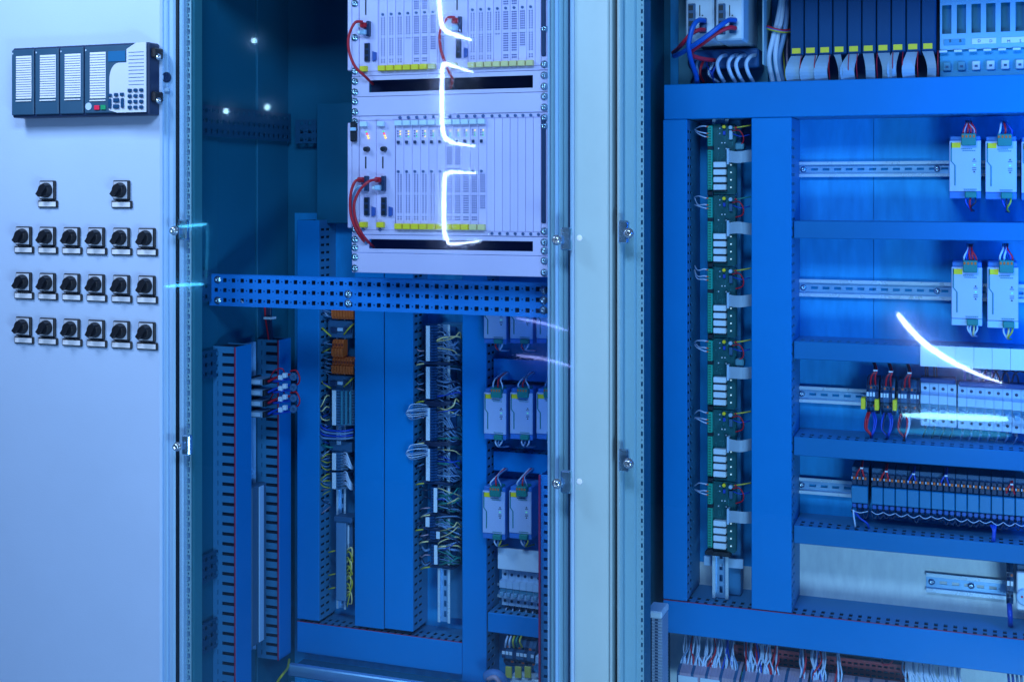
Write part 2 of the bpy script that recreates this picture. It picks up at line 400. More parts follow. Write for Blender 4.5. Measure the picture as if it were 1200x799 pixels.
# side wall of three pressed panels
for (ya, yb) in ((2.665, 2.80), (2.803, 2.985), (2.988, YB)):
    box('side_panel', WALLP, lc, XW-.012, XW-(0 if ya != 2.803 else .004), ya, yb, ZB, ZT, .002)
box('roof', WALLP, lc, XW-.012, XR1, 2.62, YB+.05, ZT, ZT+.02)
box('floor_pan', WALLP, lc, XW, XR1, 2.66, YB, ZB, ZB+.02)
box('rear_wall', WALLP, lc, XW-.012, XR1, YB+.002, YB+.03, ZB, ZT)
# left post: plain strip and punched strip
box('post', FRAMEL, lc, X(209.2, 2.60), X(214.4, 2.60), 2.600, 2.66, 0, ZT, .003)
def postholes(xc, w, h, z0, z1, pitch):
    hs = []; z = z0+.01; k = 0
    while z < z1-.02:
        hs.append((xc-w/2, xc+w/2, z, z+h)); hs.append((xc-w*.25, xc+w*.25, z+pitch/2+h*.25, z+pitch/2+h*.75)); z += pitch
    return hs
pa, pb = X(214.4, 2.615)+.0004, X(224, 2.615)
MB().cut(pa, pb, ZB, ZT, postholes(X(220.9, 2.615), .0078, .0125, ZB, ZT, .0262), fxz(2.615), .002).build('punched_post', FRAME, lc)
box('post_return', mat('post_inner', (.05, .24, .32), .5), lc, pa, pb-.002, 2.632, 2.664, ZB, ZT)
# right post, stepped profile
for (a, b, y0, m, bv) in ((641.2, 644.5, 2.648, FRAMEL, .002), (644.5, 649.5, 2.632, FRAME, .004), (649.5, 653.5, 2.618, FRAMEL, .004), (653.5, 659.5, 2.630, FRAME, .003), (659.5, 665.2, 2.638, FRAME, .003)):  # paler colour on the middle step paints the post's highlight
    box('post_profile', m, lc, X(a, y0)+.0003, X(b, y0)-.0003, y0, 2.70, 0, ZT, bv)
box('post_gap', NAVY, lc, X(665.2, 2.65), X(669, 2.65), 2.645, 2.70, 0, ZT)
box('mounting_plate', GALV, lc, X(346, YB), X(668, YB), YB-.003, YB+.001, ZB+.06, Z(400, 250, YB))

# cover strip between the two glazed cabinets
mu = thing('cover_strip', 'wide pale steel cover strip between the two glazed cabinets', 'frame', (X(692, 2.60), 2.62, 0))
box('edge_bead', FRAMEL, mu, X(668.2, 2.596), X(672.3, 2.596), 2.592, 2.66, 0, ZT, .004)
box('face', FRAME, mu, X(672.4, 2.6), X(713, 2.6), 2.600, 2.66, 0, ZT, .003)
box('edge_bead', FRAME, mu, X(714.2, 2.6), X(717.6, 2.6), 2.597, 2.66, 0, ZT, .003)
box('gap_shade_strip', BLACK, mu, X(712.5, 2.63), X(723, 2.63), 2.628, 2.66, 0, ZT)  # black filler, puts the shade of the open gap into colour
for py in (279, 564): MB().cyl((X(679, 2.6), 2.6, Z(679, py, 2.6)), (0, -1, 0), [(0, .007), (.0012, .006), (.001, .003)], 14).build('hole_plug', WHITE, mu)

# ================================================================== right glazed cabinet frame
XR0 = X(722.3, YF); XE = X(1300, YF)
rc = thing('glazed_cabinet', 'glazed cabinet with circuit boards, breakers and relays right of the mullion', 'cabinet', ((XR0+XE)/2, 2.9, 0))
box('plinth', NAVY, rc, XR0, XE, YF+.04, YB+.05, 0, ZB)
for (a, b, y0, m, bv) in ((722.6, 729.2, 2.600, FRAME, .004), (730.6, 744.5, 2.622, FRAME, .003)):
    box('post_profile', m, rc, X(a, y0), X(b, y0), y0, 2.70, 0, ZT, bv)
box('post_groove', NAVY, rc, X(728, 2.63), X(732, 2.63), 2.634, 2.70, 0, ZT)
pa, pb = X(744.7, 2.632), X(754.4, 2.632)
MB().cut(pa, pb, ZB, ZT, postholes(X(752.2, 2.632), .0042, .0095, ZB, ZT, .0262), fxz(2.632), .002).build('punched_post', FRAME, rc)
box('post_return', WALLP, rc, pa, pb-.002, 2.645, 2.70, ZB, ZT)
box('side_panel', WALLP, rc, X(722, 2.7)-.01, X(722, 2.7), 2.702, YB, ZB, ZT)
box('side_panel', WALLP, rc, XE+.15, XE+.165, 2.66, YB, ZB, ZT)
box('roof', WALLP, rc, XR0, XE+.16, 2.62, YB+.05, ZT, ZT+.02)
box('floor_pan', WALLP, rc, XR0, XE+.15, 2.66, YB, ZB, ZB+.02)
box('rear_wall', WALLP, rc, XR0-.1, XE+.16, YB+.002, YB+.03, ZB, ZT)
# galvanised mounting plate in two sheets
xs_ = X(1024, YB)
box('mounting_plate', GALV, rc, X(786, YB), xs_-.0006, YB-.003, YB+.001, ZB+.06, ZT-.02)
box('mounting_plate', GALV, rc, xs_+.0006, XE+.12, YB-.003, YB+.001, ZB+.06, ZT-.02)

zs_ = Z(1060, 652, YB)
box('lower_plate', ZINC_SHEEN, rc, X(936, YB), XE+.12, YB-.0065, YB-.0035, ZB+.07, zs_+.02)  # added sheet, its pale colour stands in for the plate's reflection
box('foot_plate', ZINC_SHEEN, rc, X(786, YB), X(936, YB)-.001, YB-.0065, YB-.0035, ZB+.07, Z(870, 662, YB))  # same sheen colour continued to the left
# glass panes with clamps
def clamp(par, px, py, side=1):
    x, z = X(px, YG-.01), Z(px, py, YG-.01)
    c = MB().cyl((x, YG-.0045, z), (0, -1, 0), [(0, .011), (.003, .011), (.0035, .0085), (.009, .0085), (.011, .006), (.011, .0035), (.007, .003)], 14).build('clamp_bolt', STEEL, par)
    box('clamp_plate', STEEL, par, x+side*.004, x+side*.026, YG+.004, YG+.02, z-.022, z+.026, .003)
g1 = thing('glass_door', 'frameless tinted glass door in front of card racks with bolted clamps', 'glass door', (X(430, YG), YG, ZB))
box('pane', GLASS, g1, X(191, YG), X(671, YG), YG-.003, YG+.003, ZB+.02, ZT-.01)
for a in ((203, 270.5, 1), (206.5, 523.5, 1), (652, 281.5, 1), (652, 567, 1)): clamp(g1, *a)
g2 = thing('glass_door', 'frameless tinted glass door over the circuit boards and breakers', 'glass door', (X(960, YG), YG, ZB))
box('pane', GLASS, g2, X(726, YG), XE+.10, YG-.003, YG+.003, ZB+.02, ZT-.01)
for a in ((736, 273.5, -1), (736, 543, -1)): clamp(g2, *a)

# ================================================================== wiring ducts
def duct_v(label, a, b, c, d, Yf, Yb, lw=True, rw=True, red=False, group='vertical wiring ducts', pitch=.0207, x=None, z=None):
    x0, x1, z0, z1 = R(a, b, c, d, Yf)
    if x: x0, x1 = x
    if z: z0, z1 = z
    t = thing('wiring_duct', label, 'wiring duct', ((x0+x1)/2, Yf, z0), group)
    box('cover', DUCTC, t, x0, x1, Yf, Yf+.004, z0, z1, .0015)
    ym = (Yf+Yb)/2
    hs = []; zz = z0+.012
    while zz < z1-.012:
        hs += [(Yf+.012, Yf+.034, zz, zz+.0065), (Yf+.041, Yf+.062, zz, zz+.0065)]; zz += pitch
    box('shaded_wire_fill', mat('shaded_wire_fill', (.004, .012, .04), .8), t, x0+.005, x1-.005, Yf+.008, Yb-.006, z0+.002, z1-.002)  # near-black block for the packed wires, paints shade behind the slots
    if lw: MB().cut(Yf+.0045, Yb-.0035, z0, z1, hs, fyz(x0+.001), .002).build('slotted_wall', DUCT, t)
    if rw: MB().cut(Yf+.0045, Yb-.0035, z0, z1, hs, fyz(x1-.003), .002).build('slotted_wall', DUCT, t)
    return t
def duct_h(label, a, b, refpx, c, d, Yf, Yb, x=None, group='horizontal wiring ducts', red=False, pitch=.0207, slotcol=None, cm=None):
    x0, x1 = X(a, Yf), X(b, Yf); z0, z1 = Z(refpx, d, Yf), Z(refpx, c, Yf)
    if x: x0, x1 = x
    t = thing('wiring_duct', label, 'wiring duct', ((x0+x1)/2, Yf, z0), group)
    box('cover', cm or DUCTC, t, x0, x1, Yf, Yf+.004, z0, z1, .0015)
    ym = (Yf+Yb)/2; hs = []; xx = x0+.012
    while xx < x1-.012:
        hs += [(xx, xx+.0085, Yf+.008, Yf+.028), (xx, xx+.0085, Yf+.034, Yf+.054)]; xx += pitch
    box('shaded_wire_fill', mat('shaded_wire_fill', (.004, .012, .04), .8), t, x0+.002, x1-.002, Yf+.006, Yb-.006, z0+.005, z1-.005)  # wires as one block, coloured near black for the shade inside the duct
    for zz in (z0+.001, z1-.003):
        MB().cut(x0, x1, Yf+.0045, Yb-.0035, hs, fxy(zz), .002).build('slotted_wall', DUCT, t)
    if red: box('cover_edge', REDL, t, x0, x1, Yf+.001, Yf+.0035, z1+.0003, z1+.0014)
    return t
# left cabinet
duct_v('wiring duct column at the far left of the left rear plate', 348, 374, 258, 726, YL, YB)
duct_v('wide duct cover right of the orange terminal plugs', 415.5, 449.6, 200, 735, YL, YB)
duct_v('wide duct cover left of the long pale terminal column', 450.6, 484, 200, 738, YL, YB)
duct_v('tall duct cover between pale terminal column and power supplies', 541.5, 570, 200, 800, YL, YB)
duct_h('bottom duct cover crossing under both left terminal columns', 348, 541.2, 445, 740.5, 777, YL-.002, YB, red=True)
# right cabinet
zt = Z(990, 136, YQ); zb = Z(990, 726.5, YQ)
duct_h('broad duct across the top, under the ribbon cable modules', 778, 1330, 990, 93.5, 136, YQ, YB)
duct_h('broad duct across the bottom, above the loose white wires', 777, 1330, 990, 726.5, 766, YQ, YB, red=True)
duct_v('duct cover left of the column of circuit boards', 777, 805, 0, 0, YQ, YB, z=(zb+.003, zt-.001))
duct_v('wide duct cover right of the column of circuit boards', 880.5, 927.5, 0, 0, YQ, YB, z=(zb+.003, zt-.001))
xm = X(927.5, YQ)+.001
for (rp, c, d, nm) in ((940, 259, 279.5, 'narrow duct between upper and lower right power supplies'), (940, 400, 421, 'narrow duct carrying the long white label strip'),
                       (940, 512, 534, 'narrow duct directly below the row of breakers'), (940, 616, 637, 'narrow duct directly below the long relay row')):
    duct_h(nm, 928, 1330, rp, c, d, YQ+.028, YB, x=(xm, X(1330, YQ)), group='horizontal wiring ducts', cm=mat('narrow_duct_plastic', (.012, .17, .42), .5, 0, .08, 4, .05, 160, spec=.18))

# ducts fixed to the left side wall (slotted flank faces the camera)
def duct_side(label, X1, Ya, Yb, pyt, pyb, pxm):
    z1, z0 = Z(pxm, pyt, Ya), Z(pxm, pyb, Ya)
    t = thing('wiring_duct', label, 'wiring duct', ((XW+X1)/2, Ya, z0), 'ducts on the side wall')
    hs = []; zz = z0+.010; w = X1-XW
    while zz < z1-.012:
        hs += [(XW+w*.40, X1-.005, zz, zz+.0085), (XW+w*.20, XW+w*.235, zz-.001, zz+.012)]; zz += .0250
    MB().cut(XW+.001, X1-.003, z0, z1, hs, fxz(Ya), .002).build('slotted_wall', DUCT, t)
    MB().cut(XW+.001, X1-.003, z0, z1, hs, fxz(Yb-.002), .002).build('slotted_wall', DUCT, t)
    box('shaded_wire_fill', mat('shaded_wire_fill', (.004, .012, .04), .8), t, XW+.004, X1-.006, Ya+.006, Yb-.006, z0+.002, z1-.002)  # block of wires with the duct's inner shade in its colour
    box('cover', DUCTC, t, X1-.003, X1+.001, Ya-.001, Yb+.001, z0, z1, .001)
    box('cover_edge', REDL, t, X1-.0035, X1+.0005, Ya-.004, Ya-.0013, z0, z1, .0005)
duct_side('slotted wiring duct on side wall left of small relay stack', -1.752, 2.775, 2.845, 406, 830, 264)
duct_side('slotted wiring duct on side wall behind small relay stack', -1.752, 2.985, 3.045, 398, 772, 318)
# duct at the right edge of the left cabinet
t = thing('wiring_duct', 'slotted duct with red edge beside the left cabinet breakers', 'wiring duct', P(638, 830, 2.86), 'ducts on the side wall')
x0, x1, z0, z1 = X(632.5, 2.86), X(652, 2.86), Z(636, 830, 2.86), Z(636, 556, 2.86)
hs = []; zz = z0+.01
while zz < z1-.012: hs.append((x0+.010, x0+.026, zz, zz+.0075)); zz += .0212
MB().cut(x0, x1, z0, z1, hs, fxz(2.86), .002).build('slotted_wall', DUCT, t)
box('cover', DUCTC, t, x0-.001, x0+.002, 2.858, YB-.05, z0, z1)
box('cover_edge', REDL, t, x0-.001, x0+.004, 2.853, 2.8575, z0, z1, .0006)

# ================================================================== punched rails
def punched(name, label, u0, u1, z0, z1, fn, t, parent_loc, pitch=.025, rows=3, hw=.0052, group='punched rails', pm=None):
    T = thing(name, label, 'rail', parent_loc, group)
    hs = []; u = u0+.02
    zr = [z0+(z1-z0)*(k+.5)/rows for k in range(rows)]
    while u < u1-.012:
        for z in zr: hs += [(u-hw, u+hw, z-hw, z+hw), (u+pitch/2-.0018, u+pitch/2+.0018, z-.0018, z+.0018)]
        u += pitch
    MB().cut(u0, u1, z0, z1, hs, fn, t).build('punched_web', pm or PUNCH, T)
    return T
yr = 2.75
zr1, zr0 = Z(445, 327.5, yr), Z(445, 364, yr)
xr0, xr1 = XW+.006, X(652, yr)
T = punched('punched_rail', 'bright blue punched steel rail crossing below the card racks', xr0, xr1, zr0, zr1, fxz(yr), .002, ((xr0+xr1)/2, yr, zr0))
box('flange', PUNCH, T, xr0, xr1, yr, yr+.022, zr1+.0002, zr1+.0022)
box('flange', PUNCH, T, xr0, xr1, yr, yr+.022, zr0-.0022, zr0-.0002)
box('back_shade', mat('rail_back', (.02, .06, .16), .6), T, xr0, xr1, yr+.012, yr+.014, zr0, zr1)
for px in (255.5, 408, 637):
    for k in (.2, .5, .8) if px != 255.5 else (.15, .85):
        if px == 408 and k == .2: continue
        screw(T, (X(px, yr), yr-.0003, zr0+(zr1-zr0)*(1-k)), .0065)
def side_rail(label, pyt, pyb, y1):
    z1, z0 = Z(222, pyt, 2.66), Z(222, pyb, 2.66)
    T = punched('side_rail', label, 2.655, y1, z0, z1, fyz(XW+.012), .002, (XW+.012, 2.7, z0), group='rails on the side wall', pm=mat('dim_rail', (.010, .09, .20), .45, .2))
    box('end_plate', WALLP, T, XW+.002, XW+.030, 2.640, 2.6545, z0-.004, z1+.004, .002)
    for k in (.14, .86): screw(T, (XW+.018, 2.6397, z0+(z1-z0)*k), .0062)
    return T
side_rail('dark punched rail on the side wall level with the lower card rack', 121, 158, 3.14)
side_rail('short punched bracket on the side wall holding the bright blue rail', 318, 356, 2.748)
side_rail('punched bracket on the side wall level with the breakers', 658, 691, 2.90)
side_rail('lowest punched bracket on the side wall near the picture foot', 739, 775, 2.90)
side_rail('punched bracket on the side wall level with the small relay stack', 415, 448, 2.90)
z1, z0 = Z(375, 140, 3.12), Z(375, 168, 3.12)
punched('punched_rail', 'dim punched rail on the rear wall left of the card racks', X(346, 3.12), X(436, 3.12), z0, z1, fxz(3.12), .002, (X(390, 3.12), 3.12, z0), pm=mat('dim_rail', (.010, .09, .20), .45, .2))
o = box('rear_panel', WALLP, None, X(372, 3.10), X(470, 3.10), 3.095, 3.115, Z(400, 262, 3.1), Z(400, 121, 3.1), .002)
tag(o, 'dim blue steel panel on the rear wall behind the racks', 'panel')
# floor rails at the foot of the left cabinet
zf = Z(450, 788, 3.0)
o = box('floor_rail', GALVB, None, X(340, 2.98), X(600, 2.98), 2.965, 2.985, zf-.03, zf, .003); tag(o, 'pale zinc rail along the foot of left rear plate', 'rail')
o = box('floor_rail', GALVB, None, X(340, 2.9), X(600, 2.9), 2.885, 2.905, zf-.06, zf-.015, .003); tag(o, 'zinc rail nearest the picture foot below the bottom duct', 'rail')
sp = thing('slotted_strip', 'slotted steel strip with reddish slots under the bottom left duct', 'strip', P(450, 790, 3.02))
zz_ = Z(450, 779.5, YL)
hs = []; xx = X(348, 3.0)+.01
while xx < X(585, 3.0)-.01: hs.append((xx, xx+.013, 2.992, 3.014)); xx += .0235
MB().cut(X(346, 3.0), X(590, 3.0), 2.985, 3.046, hs, fxy(zz_-.012), .002).build('face', WALLP, sp)
box('lining', mat('pink_lining', (.42, .22, .30), .5), sp, X(420, 3.0), X(590, 3.0), 2.988, 3.04, zz_-.026, zz_-.024)

# ================================================================== 19-inch card racks
rX = lambda px: X(px, YR); rZ = lambda py, px=525: Z(px, py, YR)
def sockets(par, px0, px1, py0, py1, cols, gap=8, pitch=2.75):
    m = MB(); k = 0; y = py0
    while y < py1:
        for c in range(cols):
            x = px0+(px1-px0)*(c+.5)/cols
            a = rX(x); z = rZ(y); m.box(a-.0014, a+.0014, YR-.0009, YR-.0001, z-.0014, z+.0014)
        k += 1; y += pitch*(2.0 if k % gap == 0 else 1)
    return m.build('socket_array', mat('socket_print', (.02, .05, .30), .6), par)
def port_block(par, px0, px1, py0, py1, n=3):
    b = box('port_block', NAVY, par, rX(px0), rX(px1), YR-.006, YR-.0002, rZ(py1), rZ(py0), .001)
    for i in range(n):
        a = py0+(py1-py0)*(i+.16)/n; c = py0+(py1-py0)*(i+.84)/n
        box('port', BLACK, b, rX(px0+1.0), rX(px1-1.0), YR-.0068, YR-.0061, rZ(c), rZ(a), .0008)
def dsub(par, px, py):
    m = MB().prism([(rX(px-2), rZ(py+6)), (rX(px+2), rZ(py+4.6)), (rX(px+2), rZ(py-4.6)), (rX(px-2), rZ(py-6))], fxz(YR-.006), 0, .0058)
    d = m.build('serial_port', mat('serial_blue', (.04, .10, .42), .4), par); return d
def plug(par, px, py, m):
    box('boot', WHITE, par, rX(px-3.2), rX(px)-.0004, YR-.019, YR-.006, rZ(py+2.2), rZ(py-2.2), .0015)
    return box('plug', m, par, rX(px), rX(px+6.5), YR-.020, YR-.0002, rZ(py+3), rZ(py-3), .0015)
def tab(par, pxa, pxb, pya, pyb, m): return box('label_tab', m, par, rX(pxa), rX(pxb), YR-.011, YR-.0002, rZ(pyb), rZ(pya), .0012)
def chassis(T, pyt, pyb):
    z1, z0 = rZ(pyt), rZ(pyb)
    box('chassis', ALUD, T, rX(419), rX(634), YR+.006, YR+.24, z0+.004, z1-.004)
    box('ear', ALU, T, rX(412.5), rX(420.5), YR, YR+.004, z0, z1, .001)
    box('ear', ALU, T, rX(634.2), rX(645), YR, YR+.004, z0, z1, .001)
    box('handle_recess', NAVY, T, rX(634.8), rX(640), YR-.004, YR-.0003, z0+.03, z1-.006, .002)
    box('side_plate', ALU, T, rX(405.8), rX(411.6), YR+.005, YR+.20, z0+.014, z1-.014, .002)
    box('lower_beam', ALU, T, rX(420.7), rX(634), YR+.0005, YR+.005, z0, z0+.010, .001)
    box('upper_beam', ALU, T, rX(420.7), rX(634), YR+.0005, YR+.005, z1-.010, z1, .001)
    m = MB(); 
    return z0, z1
def rscrews(T, zs, xs=(416, 638)):
    for px in xs:
        for z in zs: screw(T, (rX(px), YR-.0003, z), .0058)
def cardface(T, a, b, z0, z1, name='card'):
    return box(name, CARD, T, rX(a)+.0004, rX(b)-.0004, YR, YR+.004, z0+.0105, z1-.0105, .0007)
pit = lambda a, b, n: [a+(b-a)*k/n for k in range(n+1)]
# upper rack
T = thing('card_rack', 'upper card rack cut by the picture top with two controllers', 'rack', (rX(525), YR, rZ(86)), 'nineteen inch racks')
z0, z1 = chassis(T, -62, 86); rscrews(T, (z0+.012, z0+.09, z0+.17))
for base, n, e0, e1, my in ((421, 7, 444, 512.5, YEL), (515, 8, 549, 627, YELP)):
    c = cardface(T, base, base+(22 if base < 500 else 33), z0, z1, 'controller_card')
    o = 13 if base < 500 else 26
    plug(c, base+o-8, 26-(base > 500)*0, REDW); plug(c, base+o-8, 34.5, PALE)
    box('plug_socket', NAVY, c, rX(base+o-2.5), rX(base+o+1), YR-.012, YR-.0002, rZ(39), rZ(21), .001)
    port_block(c, base+o-6, base+o, 47, 69); dsub(c, base+o+5.5, 63)
    box('card_slot', BLACK, c, rX(base+o-6), rX(base+o-4.6), YR-.001, YR-.0001, rZ(13), rZ(-6))
    tab(c, base+2.5, base+10.5, 74.5, 81, YEL if base < 500 else WHITE)
    if base > 500: tab(c, base+14, base+22, 74.5, 81, YELP); sockets(c, base+2, base+6, 18, 70, 2)
    es = pit(e0, e1, n)
    for k in range(n):
        c = cardface(T, es[k], es[k+1], z0, z1)
        nc = 3 if k in (4, 5, 6) else 2
        sockets(c, es[k]+1.8, es[k+1]-1.8, 18, (44 if k == 3 else 58 if k == 6 else 73), nc)
        if k in (4, 5): sockets(c, es[k]+1.8, es[k+1]-1.8, -8, 10, 3)
        MB().cyl((rX(es[k]+4.8), YR-.0001, rZ(13.5)), (0, -1, 0), [(0, .0032), (.003, .0032), (.003, .0016), (.001, .0014)], 10).build('thumb_screw', mat('dim_steel', (.12, .2, .45), .35, .6), c)
        tab(c, es[k]+.6, es[k+1]-.8, 74.5, 81, my if not (base < 500 and k > 5) else YELP)
    if base < 500: cardface(T, 443, 444, z0, z1, 'filler'); cardface(T, 512.5, 515, z0, z1, 'filler')
    else: cardface(T, 548, 549, z0, z1, 'filler'); cardface(T, 627, 634, z0, z1, 'filler')
# lower rack
T = thing('card_rack', 'lower card rack with eleven cards and seven blank slots', 'rack', (rX(525), YR, rZ(276)), 'nineteen inch racks')
z0, z1 = chassis(T, 134.5, 276); rscrews(T, (z0+.012, z1-.03, z1-.012))
for base, b2 in ((421, 441), (441, 463)):
    c = cardface(T, base, b2, z0, z1, 'controller_card'); o = base-421
    for i, lm in enumerate((LEDG, LEDR, LEDY, LEDY)):
        box('status_led', lm, c, rX(428.6+o+i*.9), rX(430.3+o+i*.9), YR-.003, YR-.0002, rZ(153.7+i*2.6), rZ(152.1+i*2.6), .0004)
    tab(c, 423.5+o, 432+o, 141, 147, WHITE)
    MB().cyl((rX(431+o), YR-.0002, rZ(174)), (0, -1, 0), [(0, .0065), (.014, .0055), (.016, .004)], 14).build('antenna_socket', BLACK, c)
    box('card_slot', BLACK, c, rX(428+o), rX(429.4+o), YR-.001, YR-.0001, rZ(197), rZ(183))
    plug(c, 423+o, 210.5, REDW); plug(c, 423+o, 220, PALE)
    box('plug_socket', NAVY, c, rX(429+o), rX(433+o), YR-.012, YR-.0002, rZ(224), rZ(206), .001)
    port_block(c, 427.5+o, 433.5+o, 231.5, 253.5); dsub(c, 438.5+o, 248.5)
    tab(c, 423+o, 431.5+o, 261, 267.5, YEL)
    MB().cyl((rX(425.5+o), YR-.0002, rZ(270)), (0, -1, 0), [(0, .004), (.004, .003)], 10).build('thumb_screw', mat('dim_steel', (.1, .2, .4)), c)
es = pit(463.5, 570.5, 11)
for k in range(11):
    c = cardface(T, es[k], es[k+1], z0, z1)
    tab(c, es[k]+.6, es[k+1]-.8, 140.3, 146.6, WHITE)
    MB().cyl((rX(es[k]+5.5), YR-.0002, rZ(137)), (0, -1, 0), [(0, .004), (.004, .003)], 10).build('thumb_screw', mat('dim_steel', (.1, .2, .4)), c)
    for i in range(3): box('status_led', LEDY if i < 1 else LEDG if random.random() < .7 else LEDY, c, rX(es[k]+5.0), rX(es[k]+6.2), YR-.002, YR-.0002, rZ(154.0+i*3.2), rZ(152.6+i*3.2), .0003)
    box('small_connector', NAVY, c, rX(es[k]+2.5), rX(es[k]+5.2), YR-.006, YR-.0002, rZ(168), rZ(164.4), .0006)
    sockets(c, es[k]+1.6, es[k+1]-3.6, 153, 162, 2, 8, 3)
    MB().cyl((rX(es[k]+3.5), YR-.0001, rZ(201)), (0, -1, 0), [(0, .0032), (.003, .0032), (.003, .0016), (.001, .0014)], 10).build('thumb_screw', mat('dim_steel', (.12, .2, .45), .35, .6), c)
    nc = 3 if k in (6, 7) else 2 if k < 6 else 3
    sockets(c, es[k]+1.6, es[k+1]-1.6, 205, 230 if k == 5 else 246 if k == 10 else 258, nc)
    if k in (6, 7): sockets(c, es[k]+1.6, es[k+1]-1.6, 173, 198, 3)
    tab(c, es[k]+.6, es[k+1]-.8, 262.5, 269.3, YEL if k < 9 else YELP)
es = pit(570.5, 634, 7)
for k in range(7):
    c = cardface(T, es[k], es[k+1], z0, z1, 'blank_card')
    for py in (137.3, 273):
        MB().cyl((rX(es[k]+6.2), YR-.0002, rZ(py)), (0, -1, 0), [(0, .0036), (.003, .003)], 10).build('thumb_screw', mat('dim_steel', (.1, .2, .4)), c)
box('latch', BLACK, T, rX(413), rX(419.5), YR-.014, YR-.0004, rZ(165), rZ(141), .003); box('latch', PALE, T, rX(414.5), rX(421), YR-.020, YR-.0145, rZ(152), rZ(148), .001)
# cable pass-through panels and blank panels
for (a, b, sa, sb, nm) in ((86.6, 110.6, 91.5, 106, 'upper'), (276.6, 297.6, 281.5, 293, 'lower')):
    T = thing('cable_tray', 'pale panel with long dark cable slot under the %s card rack' % nm, 'rack panel', (rX(525), YR, rZ(b)), 'rack panels')
    xa, xb, za, zc = rX(412.5), rX(645), rZ(b), rZ(a)
    MB().cut(xa, xb, za, zc, [(rX(432.3), rX(624.5), rZ(sb), rZ(sa))], fxz(YR), .003).build('face', ALU, T)
    box('slot_lining', mat('slot_navy', (.005, .012, .11), .6), T, xa+.02, xb-.02, YR+.06, YR+.07, za+.002, zc-.002)
    rscrews(T, (za+.011, zc-.011))
for (a, b, nm) in ((111.2, 133.9, 'between the two card racks'), (298.2, 322, 'above the bright blue punched rail')):
    T = thing('blank_panel', 'plain pale blank rack panel %s' % nm, 'rack panel', (rX(525), YR, rZ(b)), 'rack panels')
    box('face', ALU, T, rX(412.5), rX(645), YR, YR+.004, rZ(b), rZ(a), .001)
    rscrews(T, (rZ(b)+.010, rZ(a)-.010))
# red patch cables
def cable(label, pts, m=REDW, r=.0034, name='patch_cable', cat='cable', group='red patch cables', y=YR):
    o = MB().tube([P(px, py, y-dy) for px, py, dy in pts], r, 8).build(name, m); tag(o, label, cat, group); return o
cable('red patch cable on the left controller of the upper rack', [(425, 26, .022), (416, 27, .035), (409, 42, .04), (409, 60, .04), (416, 78, .036), (428, 90, .02), (437, 99, -.03)])
cable('red patch cable hanging across the middle of the upper rack', [(533, 21, .022), (524, 22, .035), (516, 36, .045), (516, 55, .045), (521, 72, .04), (527, 86, .02), (530, 94, -.004), (528, 103, -.03)])
cable('left of two red patch cables on the lower rack', [(424, 210.5, .022), (416, 213, .036), (411, 228, .04), (411, 250, .04), (417, 268, .036), (426, 282, .012), (435, 289, -.03)])
cable('right of two red patch cables on the lower rack', [(442, 210.5, .022), (432, 213, .045), (421, 224, .05), (415, 240, .05), (417, 258, .045), (424, 274, .03), (432, 284, .0), (438, 290, -.03)])
cable('grey patch cable beside the red pair on the lower rack', [(424, 220, .022), (418, 222, .03), (414, 232, .034), (414, 250, .034), (419, 268, .03), (428, 284, .006), (436, 290, -.03)], GRYW, .003, group='grey patch cables')

